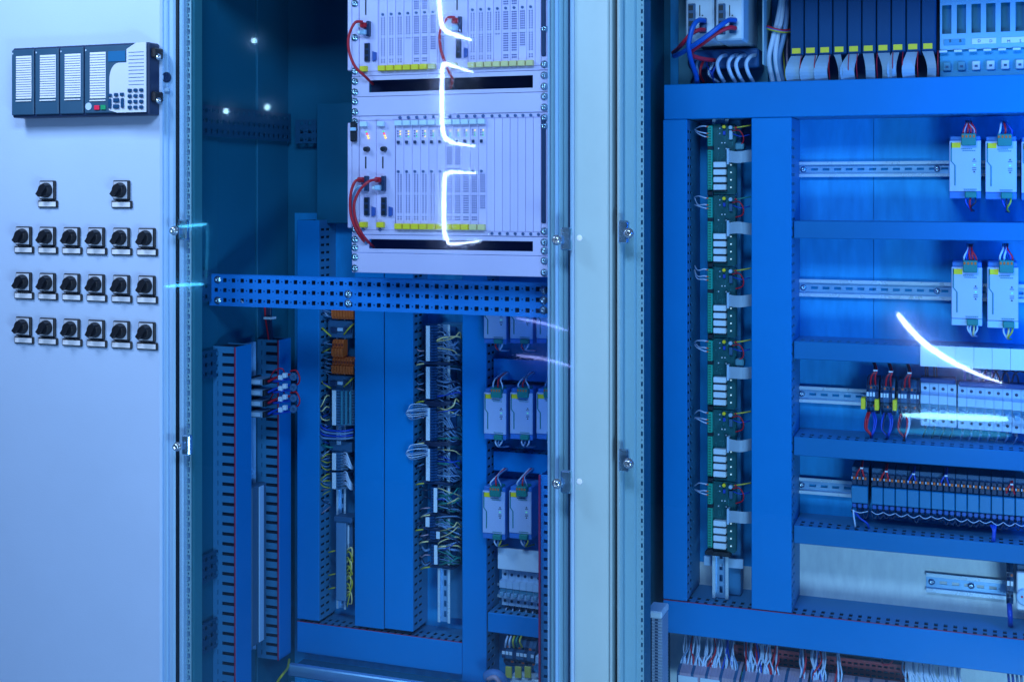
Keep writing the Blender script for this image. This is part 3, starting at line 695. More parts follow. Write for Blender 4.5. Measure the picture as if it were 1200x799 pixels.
# ================================================================== power supplies
def psu(label, a, b, c, d, Yf, top, bot, group, dark=False):
    x0, x1, z0, z1 = R(a, b, c, d, Yf); w = x1-x0; h = z1-z0
    T = thing('power_supply', label, 'power supply', ((x0+x1)/2, YB-.01, z0), group)
    fx = lambda u: x0+w*u; fz = lambda v: z1-h*v
    box('housing', PSUB, T, x0+.001, x1-.001, Yf+.006, YB-.012, z0, z1, .002)
    box('front_plate', PSUM, T, x0, x1, Yf, Yf+.0055, fz(.885), fz(.075), .0012)
    box('foot_strip', PSUB if not dark else PALE, T, x0, x1, Yf+.002, Yf+.0055, fz(.995), fz(.89), .001)
    tc = box('connector', GREEN, T, fx(.38), fx(.85), Yf-.012, Yf+.03, fz(.155), fz(-.035), .0015)
    for i in range(4):
        u = .43+.117*i; box('clamp_screw', ORNG, tc, fx(u-.03), fx(u+.03), Yf-.0126, Yf-.0121, fz(.03), fz(-.01))
    bc = box('connector', GREEN, T, fx(.50), fx(.87), Yf-.009, Yf+.03, fz(.985), fz(.888), .0015)
    box('rating_tag', YEL, T, fx(.06), fx(.36), Yf-.0008, Yf-.0001, fz(.19), fz(.105))
    m = MB()
    pl = [(.06, .10), (.06, .40), (.18, .47), (.18, .79)]
    for i in range(3):
        (u0, v0), (u1, v1) = pl[i], pl[i+1]
        m.prism([(fx(u0)-.0014, fz(v0)), (fx(u0)+.0014, fz(v0)), (fx(u1)+.0014, fz(v1)), (fx(u1)-.0014, fz(v1))], fxz(Yf-.0008), 0, .0007)
    for (v, u0, u1) in ((.205, .38, .74), (.235, .42, .82), (.85, .46, .85)):
        u = u0
        while u < u1: m.box(fx(u), fx(u+.045), Yf-.0008, Yf-.0001, fz(v+.007), fz(v-.007)); u += .06
    m.build('printed_lines', PRINTG, T)
    m = MB()
    for v in (.37, .57): m.prism([(fx(.75), fz(v+.012)), (fx(.83), fz(v+.012)), (fx(.79), fz(v-.014))], fxz(Yf-.0008), 0, .0007)
    for v in (.405, .51, .54): m.box(fx(.72), fx(.86), Yf-.0008, Yf-.0001, fz(v+.004), fz(v-.004))
    m.build('printed_symbols', BLACK, T)
    box('status_led', LEDG, T, fx(.76), fx(.82), Yf-.002, Yf-.0001, fz(.47), fz(.455), .0004)
    for (k, mm) in enumerate(top):
        u = .42+.40*k/max(1, len(top)-1); e = .52+.16*k/max(1, len(top)-1)
        wire(T, mm, [(fx(u), Yf+.004, fz(0)), (fx(u+.01+random.uniform(-.05, .05)), Yf-.004, fz(-.09)), (fx(e+random.uniform(-.05, .05)), Yf+.01, fz(-.20)), (fx(e), Yf+.07, fz(-.26))], .0022)
    for (k, mm) in enumerate(bot):
        u = .54+.28*k/max(1, len(bot)-1); e = .60+.14*k
        wire(T, mm, [(fx(u), Yf+.004, fz(.97)), (fx(u+random.uniform(-.03, .03)), Yf+.0, fz(1.05)), (fx(.62+.03*k+random.uniform(-.04, .04)), Yf+.01, fz(1.14)), (fx(.68+.05*k), Yf+.06, fz(1.20))], .0022)
    return T
GR = 'power supplies of the right cabinet'; GLp = 'power supplies of the left cabinet'
YP = 3.02
psu('upper left power supply of the right cabinet, with many red wires', 1112.5, 1149.5, 159.5, 233, YP, [REDW, BROWN, REDW, REDW, BROWN, REDW], [BLUW, REDW, DRKW], GR)
psu('upper right power supply of the right cabinet, with a yellow wire below', 1154.8, 1191.5, 160, 234, YP, [WHTW, REDW, BLUW], [BLUW, DRKW, YGW], GR)
psu('power supply cut off by the picture edge at upper right', 1197, 1234, 160.5, 235, YP, [REDW], [BLUW], GR)
psu('lower left power supply of the right cabinet, above white labels', 1115, 1151, 307.5, 382, YP, [WHTW, BLUW, REDW, REDW, REDW], [WHTW, WHTW, YELP, WHTW], GR, True)
psu('lower right power supply of the right cabinet, above white labels', 1157, 1193.5, 307.5, 385, YP, [WHTW, WHTW, BLUW, REDW], [WHTW, YELP, YGW], GR, True)
for (a, b) in ((567, 592.8), (597.6, 624), (628.5, 655)):
    n = {567: 'left', 597.6: 'middle', 628.5: 'rightmost, half hidden'}[a]
    psu('%s power supply just below the bright blue punched rail' % n, a, b, 350, 403, YP, [], [REDW, GRYW, WHTW] if a != 628.5 else [], GLp)
    psu('%s power supply in the middle left-cabinet row' % n, a, b, 456, 515.5, YP, [WHTW, REDW, WHTW] if a != 628.5 else [GRYW], [WHTW, GRYW, WHTW], GLp)
for (a, b, n) in ((565.5, 591.5, 'left'), (596.5, 622.5, 'right')):
    psu('%s power supply in the lowest left-cabinet row of two' % n, a, b, 571, 632, YP, [WHTW, REDW, GRYW], [WHTW, GRYW, YGW], GLp)
# duct strips of that bay
for (py0, py1, nm) in ((421, 446, 'under the uppermost left power supplies'), (530, 553, 'under the middle left power supplies'), (721, 744, 'under the left row of breakers')):
    duct_h('short duct ' + nm, 572, 634, 604, py0, py1, 3.05 if py0 > 700 else 3.09, YB, x=(X(571, YL)+.001, X(634, 2.95)))
o = box('label_plate', WHITE, None, X(584, 3.06), X(633, 3.06), 3.055, 3.062, Z(608, 668, 3.06), Z(608, 643, 3.06), .001); tag(o, 'blank white label plate above the left row of breakers', 'label plate')

# ================================================================== breakers
def mcb(label, a, b, c, d, Yf, group, wm=None):
    x0, x1, z0, z1 = R(a, b, c, d, Yf); h = z1-z0; xm_ = (x0+x1)/2
    T = thing('circuit_breaker', label, 'breaker', (xm_, YB-.03, z0), group)
    fz = lambda v: z1-h*v
    g = .0003
    prof = [(Yf+.09, fz(0)), (Yf+.018, fz(0)), (Yf+.018, fz(.26)), (Yf, fz(.27)), (Yf, fz(.46)), (Yf+.006, fz(.47)), (Yf+.006, fz(.60)), (Yf, fz(.61)), (Yf, fz(.74)), (Yf+.018, fz(.75)), (Yf+.018, fz(1)), (Yf+.09, fz(1))]
    MB().prism(prof, lambda u, w, t: (x0+g+t, u, w), 0, x1-x0-2*g).build('body', PALE if 0 else mat('breaker_plastic', (.42, .58, .82), .45, 0, .04, 20), T)
    box('switch_band', mat('breaker_band', (.06, .22, .36), .45), T, x0+.001, x1-.001, Yf+.003, Yf+.0058, fz(.595), fz(.475))
    box('toggle', mat('toggle', (.16, .34, .52), .4), T, x0+.004, x1-.004, Yf-.010, Yf+.002, fz(.66), fz(.555), .0012)
    for v in (.13, .87):
        MB().cyl((xm_, Yf+.0178, fz(v)), (0, -1, 0), [(0, .0036), (.0010, .0036), (.001, .002), (.0002, .002)], 12).build('terminal_screw', NAVY, T)
    if wm:
        wire(T, wm, [(xm_, Yf+.03, fz(.99)), (xm_+.001, Yf+.024, fz(1.10)), (xm_-.003, Yf+.03, fz(1.22)), (xm_-.006, Yf+.05, fz(1.33))], .002, n=6)
        box('ferrule', NAVY, T, xm_-.003, xm_+.003, Yf+.022, Yf+.036, fz(1.09), fz(1.002))
    return T
YM = 3.06
for k in range(4):
    a = 1078.6+k*10.55; mcb('%s breaker from left in the right cabinet group of four' % ORD[k], a, a+10.5, 449.0+k*.75, 500+k*.75, YM, 'breakers of the right cabinet', DRKW)
for k in range(6):
    a = 1122.4+k*10.6; mcb('%s breaker from left in the right cabinet group of six' % ORD[k], a, a+10.55, 452.5+k*.8, 503.5+k*.8, YM, 'breakers of the right cabinet', GRYW)
for k in range(3):
    a = 1186.2+k*10.6; mcb('%s breaker right of the group of six at picture edge' % ORD[k], a, a+10.55, 457.5+k*.8, 509+k*.8, YM, 'breakers of the right cabinet', GRYW)
for k in range(6):
    a = 585.2+k*7.85; mcb('%s breaker from left in the left cabinet row' % ORD[k], a, a+7.8, 669+k*1.05, 711+k*1.05, YM+.0, 'breakers of the left cabinet', WHTW)
# bus bars above the breakers
for (a, b, py, nm) in ((1079, 1120, 441, 'four'), (1124, 1215, 447, 'six')):
    o = box('bus_bar', mat('busbar_blue', (.01, .06, .26), .5), None, X(a, 3.10), X(b, 3.10), 3.07, 3.11, Z((a+b)/2, py+6, 3.1), Z((a+b)/2, py, 3.1), .002); tag(o, 'dark blue bus bar on top of the group of %s breakers' % nm, 'bus bar')
def loose(label, m, pts, r=.0022, group='loose wires', n=6):
    o = MB().tube([P(*p) for p in pts], r, n).build('wire', m); tag(o, label, 'wire', group); return o
def bundle(label, px, py, Y, cat='wires', name='wire_bundle', group=None): return thing(name, label, cat, P(px, py, Y), group)
def bw(T, m, pts, r=.0022, n=6): return wire(T, m, [P(*p) for p in pts], r, n=n)
T = bundle('dark wires running up from the group of four breakers', 1090, 446, 3.09)
for px in (1085, 1087.5, 1095, 1098): bw(T, DRKW, [(px, 446, 3.09), (px-.4, 434, 3.085), (px-.8, 424, 3.11)])
T = bundle('dark blue wires running up from the group of six breakers', 1146, 452, 3.09)
for px in (1130, 1140, 1147, 1155, 1163): bw(T, BLUW, [(px, 452, 3.09), (px+.5, 440, 3.085), (px, 429, 3.11)])
T = bundle('black wires arching over the right end of the breakers', 1175, 450, 3.09)
for k, px in enumerate((1152, 1163, 1174, 1186)): bw(T, DRKW, [(px, 447, 3.09), (px+3, 435+k, 3.07), (px+11, 432+k, 3.07), (px+18, 440, 3.07), (px+20, 453, 3.09)])
# white label strip on the duct above the breakers
ls = thing('label_strip', 'long white label strip of blank plates above the breakers', 'label strip', P(1139, 430, YQ+.027))
zz1, zz0 = Z(1139, 406.8, YQ+.027), Z(1139, 431.5, YQ+.027)
for k in range(7):
    a = X(1078.5, YQ+.027)+k*.0378; box('plate', WHITE, ls, a, a+.0373, YQ+.0245, YQ+.0275, zz0, zz1, .0006)

# ================================================================== DIN rails
def rail_h(label, a, b, ref, c, d, y=YB-.003, parent=None):
    x0, x1, z0, z1 = X(a, y), X(b, y), Z(ref, d, y), Z(ref, c, y)
    T = thing('mounting_rail', label, 'rail', ((x0+x1)/2, y, z0), 'horizontal mounting rails')
    h = z1-z0; hs = []; xx = x0+.03
    while xx < x1-.03: hs.append((xx, xx+.016, z0+h*.42, z0+h*.58)); xx += .027
    MB().cut(x0, x1, z0+h*.2, z1-h*.2, hs, fxz(y-.006), .0015).build('web', GALVB, T)
    for (za, zc) in ((z0+h*.2-.001, z0+h*.2), (z1-h*.2, z1-h*.2+.001)): box('flank', GALVB, T, x0, x1, y-.013, y-.004, za, zc)
    for (za, zc) in ((z0, z0+h*.2), (z1-h*.2, z1)): box('lip', mat('lit_lip_zinc', (.66, .80, 1.0), .28, .3, .05, 20), T, x0, x1, y-.0145, y-.0132, za, zc, .0004)  # lips get a brighter zinc, painting the lit edge line of the rail
    for xx in (x0+.012, x0+(x1-x0)*.55): screw(T, (xx, y-.0062, (z0+z1)/2), .005)
    return T
rail_h('long zinc rail carrying the upper right power supplies', 936, 1240, 1020, 189.5, 207.5)
rail_h('long zinc rail carrying the lower right power supplies', 936, 1240, 1020, 328.5, 349)
rail_h('zinc rail to the left of the dark terminals and breakers', 934, 1240, 965, 452.5, 471.5)
rail_h('zinc rail to the left of the long relay row', 934, 1240, 965, 559.5, 578.5)
rail_h('short zinc rail on bare plate at the lower right', 1085.5, 1182, 1130, 673, 695.5)
rail_h('zinc rail behind the left row of breakers', 572, 650, 608, 683, 700)
def rail_v(label, a, b, c, d, y):
    x0, x1, z0, z1 = R(a, b, c, d, y); w = x1-x0
    T = thing('mounting_rail', label, 'rail', ((x0+x1)/2, y, z0), 'upright mounting rails')
    hs = []; zz = z0+.012
    while zz < z1-.02: hs.append((x0+w*.40, x0+w*.60, zz, zz+.016)); zz += .027
    MB().cut(x0+w*.2, x1-w*.2, z0, z1, hs, fxz(y), .0015).build('web', GALVB, T)
    for (p, q) in ((x0+w*.2-.001, x0+w*.2), (x1-w*.2, x1-w*.2+.001)): box('flank', GALVB, T, p, q, y-.008, y+.0015, z0, z1)
    for (p, q) in ((x0, x0+w*.2), (x1-w*.2, x1)): box('lip', mat('lit_lip_zinc', (.66, .80, 1.0), .28, .3, .05, 20), T, p, q, y-.0095, y-.0082, z0, z1, .0004)  # lit edge of the rail is put into the paler lip colour
    box('backing', DUCT, T, x0-.006, x1+.022, y+.03, y+.07, z0, z1, .002)
    screw(T, ((x0+x1)/2, y-.0002, z1-.03), .005)
    return T
rail_v('upright zinc rail below the column of circuit boards', 835.5, 854.5, 140, 700, 3.05)
rail_v('upright zinc rail at the foot of the long pale terminal column', 514.5, 529, 380, 728, 3.085)
rail_v('upright zinc rail carrying the orange terminal plugs', 396, 407, 350, 712, 3.10)
o = box('rail_bracket', PALE, None, X(825, 3.06), X(871, 3.06), 3.058, 3.064, Z(848, 664, 3.06), Z(848, 653, 3.06), .001); tag(o, 'pale bracket crossing behind the upright rail under the circuit boards', 'bracket')

# ================================================================== circuit boards
def board(i, oy):
    Yp = 3.03
    top, bot = 145.5+oy, 228+oy
    x0, x1, z0, z1 = R(829.5, 861.5, top, bot, Yp)
    T = thing('circuit_board', 'green circuit board with four white relays, %s from the top of the column' % ORD[i], 'circuit board', ((x0+x1)/2, Yp, z0), 'circuit boards on the upright rail')
    pc = box('board', PCBM, T, x0, x1, Yp, Yp+.002, z0, z1)
    box('carrier', mat('carrier_green', (.01, .10, .13), .5), T, x0-.002, x1+.002, Yp+.0025, Yp+.018, z0+.002, z1-.002, .002)
    q = lambda px: X(px, Yp); v = lambda py: Z(846, py+oy, Yp)
    ts = box('terminal_strip', TERMG, T, q(830.3), q(836), Yp-.014, Yp-.0002, v(222.5), v(147.5), .0015)
    m = MB()
    for k in range(24):
        py = 149.5+k*3.05; m.box(q(831.6), q(834.6), Yp-.0146, Yp-.0141, v(py+1.9), v(py+.6))
    m.build('wire_entries', mat('entry_green', (.004, .10, .09), .6), ts)
    box('strip_end', BLACK, T, q(830.5), q(836.6), Yp-.015, Yp-.0002, v(176), v(171.3), .001)
    box('strip_end', BLACK, T, q(830.5), q(836.6), Yp-.015, Yp-.0002, v(229), v(224.5), .001)
    for k in range(4):
        py = 190+k*8.75
        r = box('relay', WHITE, T, q(837.3), q(852), Yp-.016, Yp-.0002, v(py+6.4), v(py), .0012)
        box('relay_base', BLACK, T, q(837), q(852.4), Yp-.010, Yp-.0002, v(py+8.2), v(py+6.6))
        box('indicator', LEDW, T, q(856), q(857.6), Yp-.004, Yp-.0002, v(py+4.3), v(py+2.7), .0004)
    box('ribbon_header', PALE, T, q(853.3), q(856), Yp-.020, Yp-.0002, v(193), v(174.5), .001)
    # ribbon cable: flat band that bends back into the duct
    m = MB(); n = 9
    bow = random.uniform(-.004, .004)
    pts = []
    for k in range(n):
        t = k/(n-1); pts.append((q(856)+(q(881)-q(856))*t, Yp-.016+(.05*max(0, t-.55)**1.5 if t > .55 else 0)-.004*math.sin(t*3.1), bow*math.sin(t*4)))
    for k in range(n-1):
        a, b_ = pts[k], pts[k+1]
        for (za, zb_) in ((v(190.5), v(177)),):
            m.prism([(a[0], a[1]), (b_[0], b_[1]), (b_[0], b_[1]+.0012), (a[0], a[1]+.0012)], lambda u, w, t, a=a, b_=b_: (u, w, t+(a[2] if u == a[0] else b_[2])), za, zb_)
    m.build('ribbon_cable', RIB, T)
    if i in (0, 3): box('ribbon_loop', mat('ribbon_teal', (.10, .30, .42), .5), T, q(862), q(872), Yp-.010, Yp+.02, v(176.5), v(168), .003)
    MB().cyl((q(849), Yp-.0002, v(149)), (0, -1, 0), [(0, .0042), (.008, .0042), (.009, .0034)], 14).build('capacitor', YEL, T)
    MB().cyl((q(857), Yp-.0002, v(150)), (0, -1, 0), [(0, .0048), (.012, .0048), (.0135, .0035)], 14).build('capacitor', PALE, T)
    box('chip', BLUW, T, q(847.5), q(850.5), Yp-.005, Yp-.0002, v(158.5), v(154), .0006)
    for (px, py) in ((845.5, 167), (849, 167), (841.5, 173.5), (850.5, 173.8), (843, 150), (843, 156)):
        box('resistor', WHITE if py > 160 else PALE, T, q(px), q(px+1.4), Yp-.003, Yp-.0002, v(py+1.4), v(py), .0003)
    m = MB()
    for k in range(26):
        px = random.uniform(838, 860); py = random.choice([random.uniform(147, 188), random.uniform(178, 188)])
        if random.random() < .5: m.box(q(px), q(px+random.uniform(.6, 1.6)), Yp-.0018, Yp-.0002, v(py+.8), v(py))
        else: m.box(q(px), q(px+.35), Yp-.0004, Yp-.0001, v(py+random.uniform(2, 9)), v(py))
    m.build('board_parts', mat('trace', (.03, .22, .26), .4, .2), T)
    box('pin_header', PALE, T, q(855), q(859), Yp-.008, Yp-.0002, v(164), v(153.5), .0008) if i == 0 else box('pin_header', GREYT, T, q(855), q(859), Yp-.008, Yp-.0002, v(164), v(155), .0008)
    # wires: white pigtails on the left, red and yellow on the right
    for (pa, pb_) in ((149, 146), (157, 150), (161, 153)):
        wire(T, WHTW, [P(831, pa+oy, Yp-.01), P(825, pa+oy-1, Yp-.016), P(818+random.uniform(-2, 2), (pa+pb_)/2+oy+random.uniform(-2, 3), Yp-.008), P(814, pb_+oy+random.uniform(-3, 6), Yp+.02)], .0016)
        box('ferrule', ORNG, T, X(826.5, Yp-.014), X(830.3, Yp-.014), Yp-.0155, Yp-.0135, v(pa+.3), v(pa-1.0))
    wire(T, REDW, [P(858, 154+oy, Yp-.008), P(866, 153+oy, Yp-.02), P(871, 160+oy, Yp-.02), P(870, 168+oy, Yp-.01), P(862, 171+oy, Yp-.004)], .0015)
    wire(T, YGW if i != 1 else GREEN, [P(860, 150+oy, Yp-.01), P(868, 149+oy, Yp-.012), P(880, 147+oy, Yp-.002)], .0018)
    wire(T, BLUW, [P(859, 157+oy, Yp-.008), P(868, 160+oy, Yp-.014), P(879, 158+oy, Yp)], .0015)
    MB().cyl(P(861, 150+oy, Yp-.011), (1, 0, 0), [(0, .0026), (.006, .0026)], 8).build('red_ferrule', REDW, T)
for i in range(6): board(i, i*83.7)
o = box('end_stop', BLACK, None, X(827, 3.03), X(857, 3.03), 3.018, 3.04, Z(842, 650, 3.03), Z(842, 645, 3.03), .002); tag(o, 'dark end stop under the lowest circuit board', 'end stop')

# ================================================================== dark terminals with yellow tags
def slim_terms(label, a, b, n, ref, c, d, Yf, group, mark=WHITE, tagx=None, wires_top=(), wires_bot=()):
    x0, x1, z0, z1 = X(a, Yf), X(b, Yf), Z(ref, d, Yf), Z(ref, c, Yf); h = z1-z0; fz = lambda v: z1-h*v
    T = thing('terminal_block', label, 'terminal', ((x0+x1)/2, YB-.02, z0), group)
    w = (x1-x0)/n
    for k in range(n):
        u0, u1 = x0+w*k+.0003, x0+w*(k+1)-.0003
        prof = [(Yf+.07, fz(0)), (Yf+.03, fz(0)), (Yf+.012, fz(.18)), (Yf+.012, fz(.30)), (Yf, fz(.34)), (Yf, fz(.60)), (Yf+.012, fz(.66)), (Yf+.012, fz(.8)), (Yf+.03, fz(1)), (Yf+.07, fz(1))]
        s = MB().prism(prof, lambda u, ww, t, u0=u0: (u0+t, u, ww), 0, u1-u0).build('slice', GREYT if k % 3 else NAVY, T)
        box('marker', mark, s, u0+.0008, u1-.0008, Yf-.0012, Yf-.0001, fz(.47), fz(.36)) if (k % 4 != 3) else None
        for v in (.22, .72): box('clamp_hole', DARK if (k+int(v*10)) % 3 else ORNG, s, u0+.0012, u1-.0012, Yf+.0105, Yf+.0119, fz(v+.06), fz(v))
    if tagx: box('yellow_tag', YEL, T, X(tagx, Yf-.008), X(tagx+5, Yf-.008), Yf-.010, Yf+.02, fz(.82), fz(.52), .001)
    return T
g = 'dark terminals left of the breakers'
YT = 3.05
T = slim_terms('leftmost cluster of dark terminals with yellow tag on its left', 1015, 1029.5, 4, 1022, 444, 487, YT, g, tagx=1008.8)
T2 = slim_terms('middle cluster of dark terminals between two yellow tags', 1031.5, 1048.5, 5, 1040, 445.5, 488.5, YT, g, tagx=1024.8)
T3 = slim_terms('third cluster of dark terminals beside the breakers', 1052, 1077.5, 7, 1065, 447, 489, YT, g, tagx=1046)
for (T_, cx, by) in ((T, 1022, 443), (T2, 1040, 444.5), (T3, 1062, 446)):
    for k in range(4):
        wire(T_, REDW if k % 2 else DRKW, [P(cx-5+k*3, by+8, YT+.01), P(cx-3+k*2.2, by-2, YT), P(cx+3+k*.8, by-9, YT), P(cx+2+k*.6, by-16, YT+.02), P(cx-1+k*.5, by-24, YT+.05)], .0022)
    box('cable_tie', WHITE, T_, X(cx+1.5, YT), X(cx+6.5, YT), YT-.004, YT+.012, Z(cx+3, by-8.5, YT), Z(cx+3, by-10, YT))
for (T_, cx, by, ms) in ((T, 1017, 487, (REDW, REDW, BLUW, BLUW)), (T2, 1036, 488, (BLUW, DRKW, BLUW, BLUW)), (T3, 1056, 489, (REDW, DRKW, REDW, WHTW))):
    for k, mm in enumerate(ms):
        s_ = (-1 if k < 2 else 1)
        wire(T_, mm, [P(cx+k*2.4, by-4, YT+.012), P(cx+k*2.4+s_*2.5, by+5, YT-.004), P(cx+k*1.8+s_*2.8, by+15, YT-.004), P(cx+3+k*.8, by+22, YT+.0), P(cx+3+k*.5, by+30, YT+.04)], .0024)

# ================================================================== relay row
def relay(label, a, b, ref, yo, n):
    Yf = 3.045
    x0, x1 = X(a, Yf)+.0004, X(b, Yf)-.0004; q = lambda py: Z(1018, py, Yf)
    T = thing('relay_module', label, 'relay', ((x0+x1)/2, YB-.02, q(597)), 'relay modules in the long row')
    box('socket', GREYT, T, x0, x1, Yf+.012, YB-.02, q(598), q(549), .001)
    w = (x1-x0)/n
    for k in range(n):
        c = x0+w*(k+.5)
        box('clamp', mat('clamp_dark', (.008, .03, .09), .5), T, c-w*.42, c+w*.42, Yf+.002, Yf+.0118, q(569), q(555), .001)
        box('push_button', ORNG, T, c-w*.20, c+w*.20, Yf-.003, Yf+.0018, q(562.3), q(559.2), .0006)
        box('push_button', mat('button_white', (.45, .6, .85), .45), T, c-w*.47, c-w*.28, Yf-.002, Yf+.0018, q(561.8), q(559.4))
        box('lower_clamp', BLUW if 0 else mat('clamp_blue', (.015, .10, .42), .45), T, c-w*.36, c+w*.36, Yf-.001, Yf+.0118, q(595.5), q(590.5), .001)
    box('relay_cover', TEAL, T, x0+.0003, x1-.0003, Yf-.006, Yf+.0118, q(589.6), q(570), .0015)
    for k in range(n):
        c = x0+w*(k+.5)
        pz = q(596); r = random.uniform(.006, .010)
        wire(T, DRKW, [(c-w*.3, Yf+.01, pz), (c-w*.5, Yf+.002, pz-r*1.2), (c, Yf-.002, pz-r*2.2), (c+w*.5, Yf+.002, pz-r*1.2), (c+w*.45, Yf+.01, pz)], .0013)
    wire(T, WHTW, [(x0, Yf-.004, q(598)), ((x0+x1)/2, Yf-.008, q(600.5+random.uniform(-.5, 1))), (x1, Yf-.004, q(598.3))], .0009)
    return T
relay('wide relay module at the left end of the relay row', 997.5, 1017.5, 1007, 0, 3)
for k in range(13):
    a = 1021+k*14.05; relay('%s teal relay module right of the wide one' % ORD[k], a, a+14.0, a+7, 0, 2)
for (px, py, mm, nm) in ((1008, 548, REDW, 'red wires tied above the wide relay module'), (1037, 552, REDW, 'red wires tied above the second teal relay module'), (1069, 555, BLUW, 'blue wires tied above the fourth teal relay module'), (1107, 557, BLUW, 'blue wires tied above the seventh teal relay module'), (1184, 567, REDW, 'red wires tied above the relay row near the picture edge')):
    T = bundle(nm, px, py+12, 3.05)
    for k in range(3): bw(T, (mm, DRKW, mm)[k], [(px-5+k*5, py+12, 3.05), (px-3+k*3, py+5, 3.045), (px+1+k*.6, py-1, 3.05), (px+2+k*.6, py-9, 3.08)])
    box('cable_tie', WHITE, T, X(px, 3.045), X(px+3.4, 3.045), 3.044, 3.056, Z(px, py+1, 3.045), Z(px, py-.6, 3.045))
loose('white wire hanging from the left end of relay row', WHTW, [(1000, 597, 3.04), (1000.5, 605, 3.035), (1002, 614, 3.03), (1002.5, 621, 3.06)], .002)
loose('blue wire tied under the left end of relay row', BLUW, [(1002, 600, 3.04), (1008, 607, 3.03), (1016, 613, 3.03), (1019, 622, 3.06)], .0024)
T = bundle('blue wire bundle dropping below the right part of relay row', 1163, 643, 3.05)
for k in range(3): bw(T, BLUW, [(1161+k*3, 615, 3.04), (1164+k, 622, 3.03), (1163+k, 633, 3.03), (1162+k, 643, 3.07)], .0028)
#PART4
# ================================================================== left cabinet: terminal columns
YO = 3.065
def slab(T, name, m, a, b, c, d, Yf, dep, bv=.001):
    x0, x1, z0, z1 = R(a, b, c, d, Yf); return box(name, m, T, x0, x1, Yf, Yf+dep, z0, z1, bv)
def plugblock(label, a, b, c, d, n):
    x0, x1, z0, z1 = R(a, b, c, d, YO); h = z1-z0
    T = thing('terminal_plug', label, 'terminal', ((x0+x1)/2, YO, z0), 'orange terminal plugs')
    w = (x1-x0)/n
    for k in range(n):
        u0, u1 = x0+w*k+.0007, x0+w*(k+1)-.0007
        prof = [(YO+.03, z0), (YO+.004, z0), (YO, z0+h*.15), (YO, z0+h*.5), (YO+.006, z0+h*.55), (YO+.006, z0+h*.85), (YO+.012, z1), (YO+.03, z1)]
        s = MB().prism(prof, lambda u, ww, t, u0=u0: (u0+t, u, ww), 0, u1-u0).build('pole', ORNG, T)
        box('clamp_hole', mat('orange_hole', (.25, .03, .01), .6), s, u0+.001, u1-.001, YO+.0052, YO+.0059, z0+h*.62, z0+h*.78)
    for k in range(n//2):
        py = c+(d-c)*(k+.5)/(n//2)
        wire(T, GRYW, [P(a+1, py, YO+.012), P(a-5, py-1, YO+.0), P(a-10, py-3, YO+.008), P(a-14, py-2+random.uniform(-3, 3), YO+.05)], .0018)
    return T
plugblock('uppermost orange terminal plug just under the punched rail', 388, 414.5, 352, 374, 8)
plugblock('narrow orange terminal plug in the middle of three', 388, 401.5, 398.5, 418.3, 4)
plugblock('lowest and widest orange terminal plug with ribbed poles', 388, 414.5, 419, 438.5, 8)
def relaybase(label, c, d):
    T = thing('interface_terminal', label, 'terminal', P(400, d, YO+.02), 'dark terminal bases')
    slab(T, 'body', GREYT, 384, 413, c, d, YO+.012, .04, .002); slab(T, 'marker', PALE, 395, 401, (c+d)/2-1.5, (c+d)/2+2.5, YO+.006, .006)
    slab(T, 'latch', NAVY, 387, 394, (c+d)/2-2, (c+d)/2+4, YO+.004, .008); slab(T, 'latch', NAVY, 403, 411, (c+d)/2-2, (c+d)/2+4, YO+.004, .008)
    wire(T, YGW, [P(388, d-2, YO+.01), P(381, (c+d)/2+2, YO), P(376, (c+d)/2-3, YO+.01), P(373, (c+d)/2-8, YO+.05)], .0026)
    wire(T, YGW, [P(403, d-4, YO+.01), P(408, (c+d)/2, YO), P(412, (c+d)/2-4, YO+.004), P(416, (c+d)/2-7, YO+.03)], .0022)
relaybase('dark terminal base under the uppermost orange plug', 375.5, 396); relaybase('dark terminal base under the lowest orange plug', 440, 457)
def column(label, a, b, c, d, st, Yf, rib=6, body=GREYT, group='pale terminal rows', stm=WHITE):
    T = thing('terminal_row', label, 'terminal', P((a+b)/2, d, Yf), group)
    n = max(3, int((d-c)/3.1))
    x0, x1, z0, z1 = R(a, b, c, d, Yf); h = (z1-z0)/n
    for k in range(n):
        prof = [(x0, Yf+.05), (x0, Yf+.018), (x0+(x1-x0)*.18, Yf+.006), (x0+(x1-x0)*.25, Yf), (x0+(x1-x0)*.62, Yf), (x0+(x1-x0)*.7, Yf+.006), (x1, Yf+.018), (x1, Yf+.05)]
        MB().prism(prof, lambda u, w, t, k=k: (u, w, z0+h*k+.0008+t), 0, h-.0016).build('slice', body, T)
    slab(T, 'marker_strip', stm, st[0], st[1], c+.8, d-.8, Yf-.004, .0038, .0006)
    return T
def fan(T, m, px0, py0, py1, ex, ey, n, Yf, r=.0018, sag=6, m2=None):
    for k in range(n):
        py = py0+(py1-py0)*(k+.5)/n
        wire(T, m if (m2 is None or k % 2) else m2, [P(px0, py, Yf+.014), P(px0+(ex-px0)*.3, py+random.uniform(-1, 1.5), Yf-.004), P(px0+(ex-px0)*.7, (py+ey)/2+sag*.5+random.uniform(-2, 2), Yf-.006), P(ex, ey+random.uniform(-3, 3), Yf+.03)], r)
T = column('broad ribbed terminal row right under the orange plugs', 384.5, 414.5, 456.5, 499, (389, 393.3), 3.06)
for k in range(3):
    x0_ = 399+k*5; slab(T, 'rib', mat('rib_teal', (.04, .22, .34), .5), x0_, x0_+2.2, 458, 498, 3.054, .006, .0006)
fan(T, DRKW, 386, 460, 495, 373, 480, 5, 3.06, m2=YELP)
T = bundle('blue cables bent across the column below the broad ribbed row', 395, 515, 3.06)
for k in range(4): bw(T, GRYW if k % 2 else BLUW, [(414, 503+k*3.2, 3.07), (402, 505+k*3, 3.05), (386, 504+k*3.2, 3.05), (377, 500+k*4, 3.05), (374, 492+k*4, 3.09)], .0028)
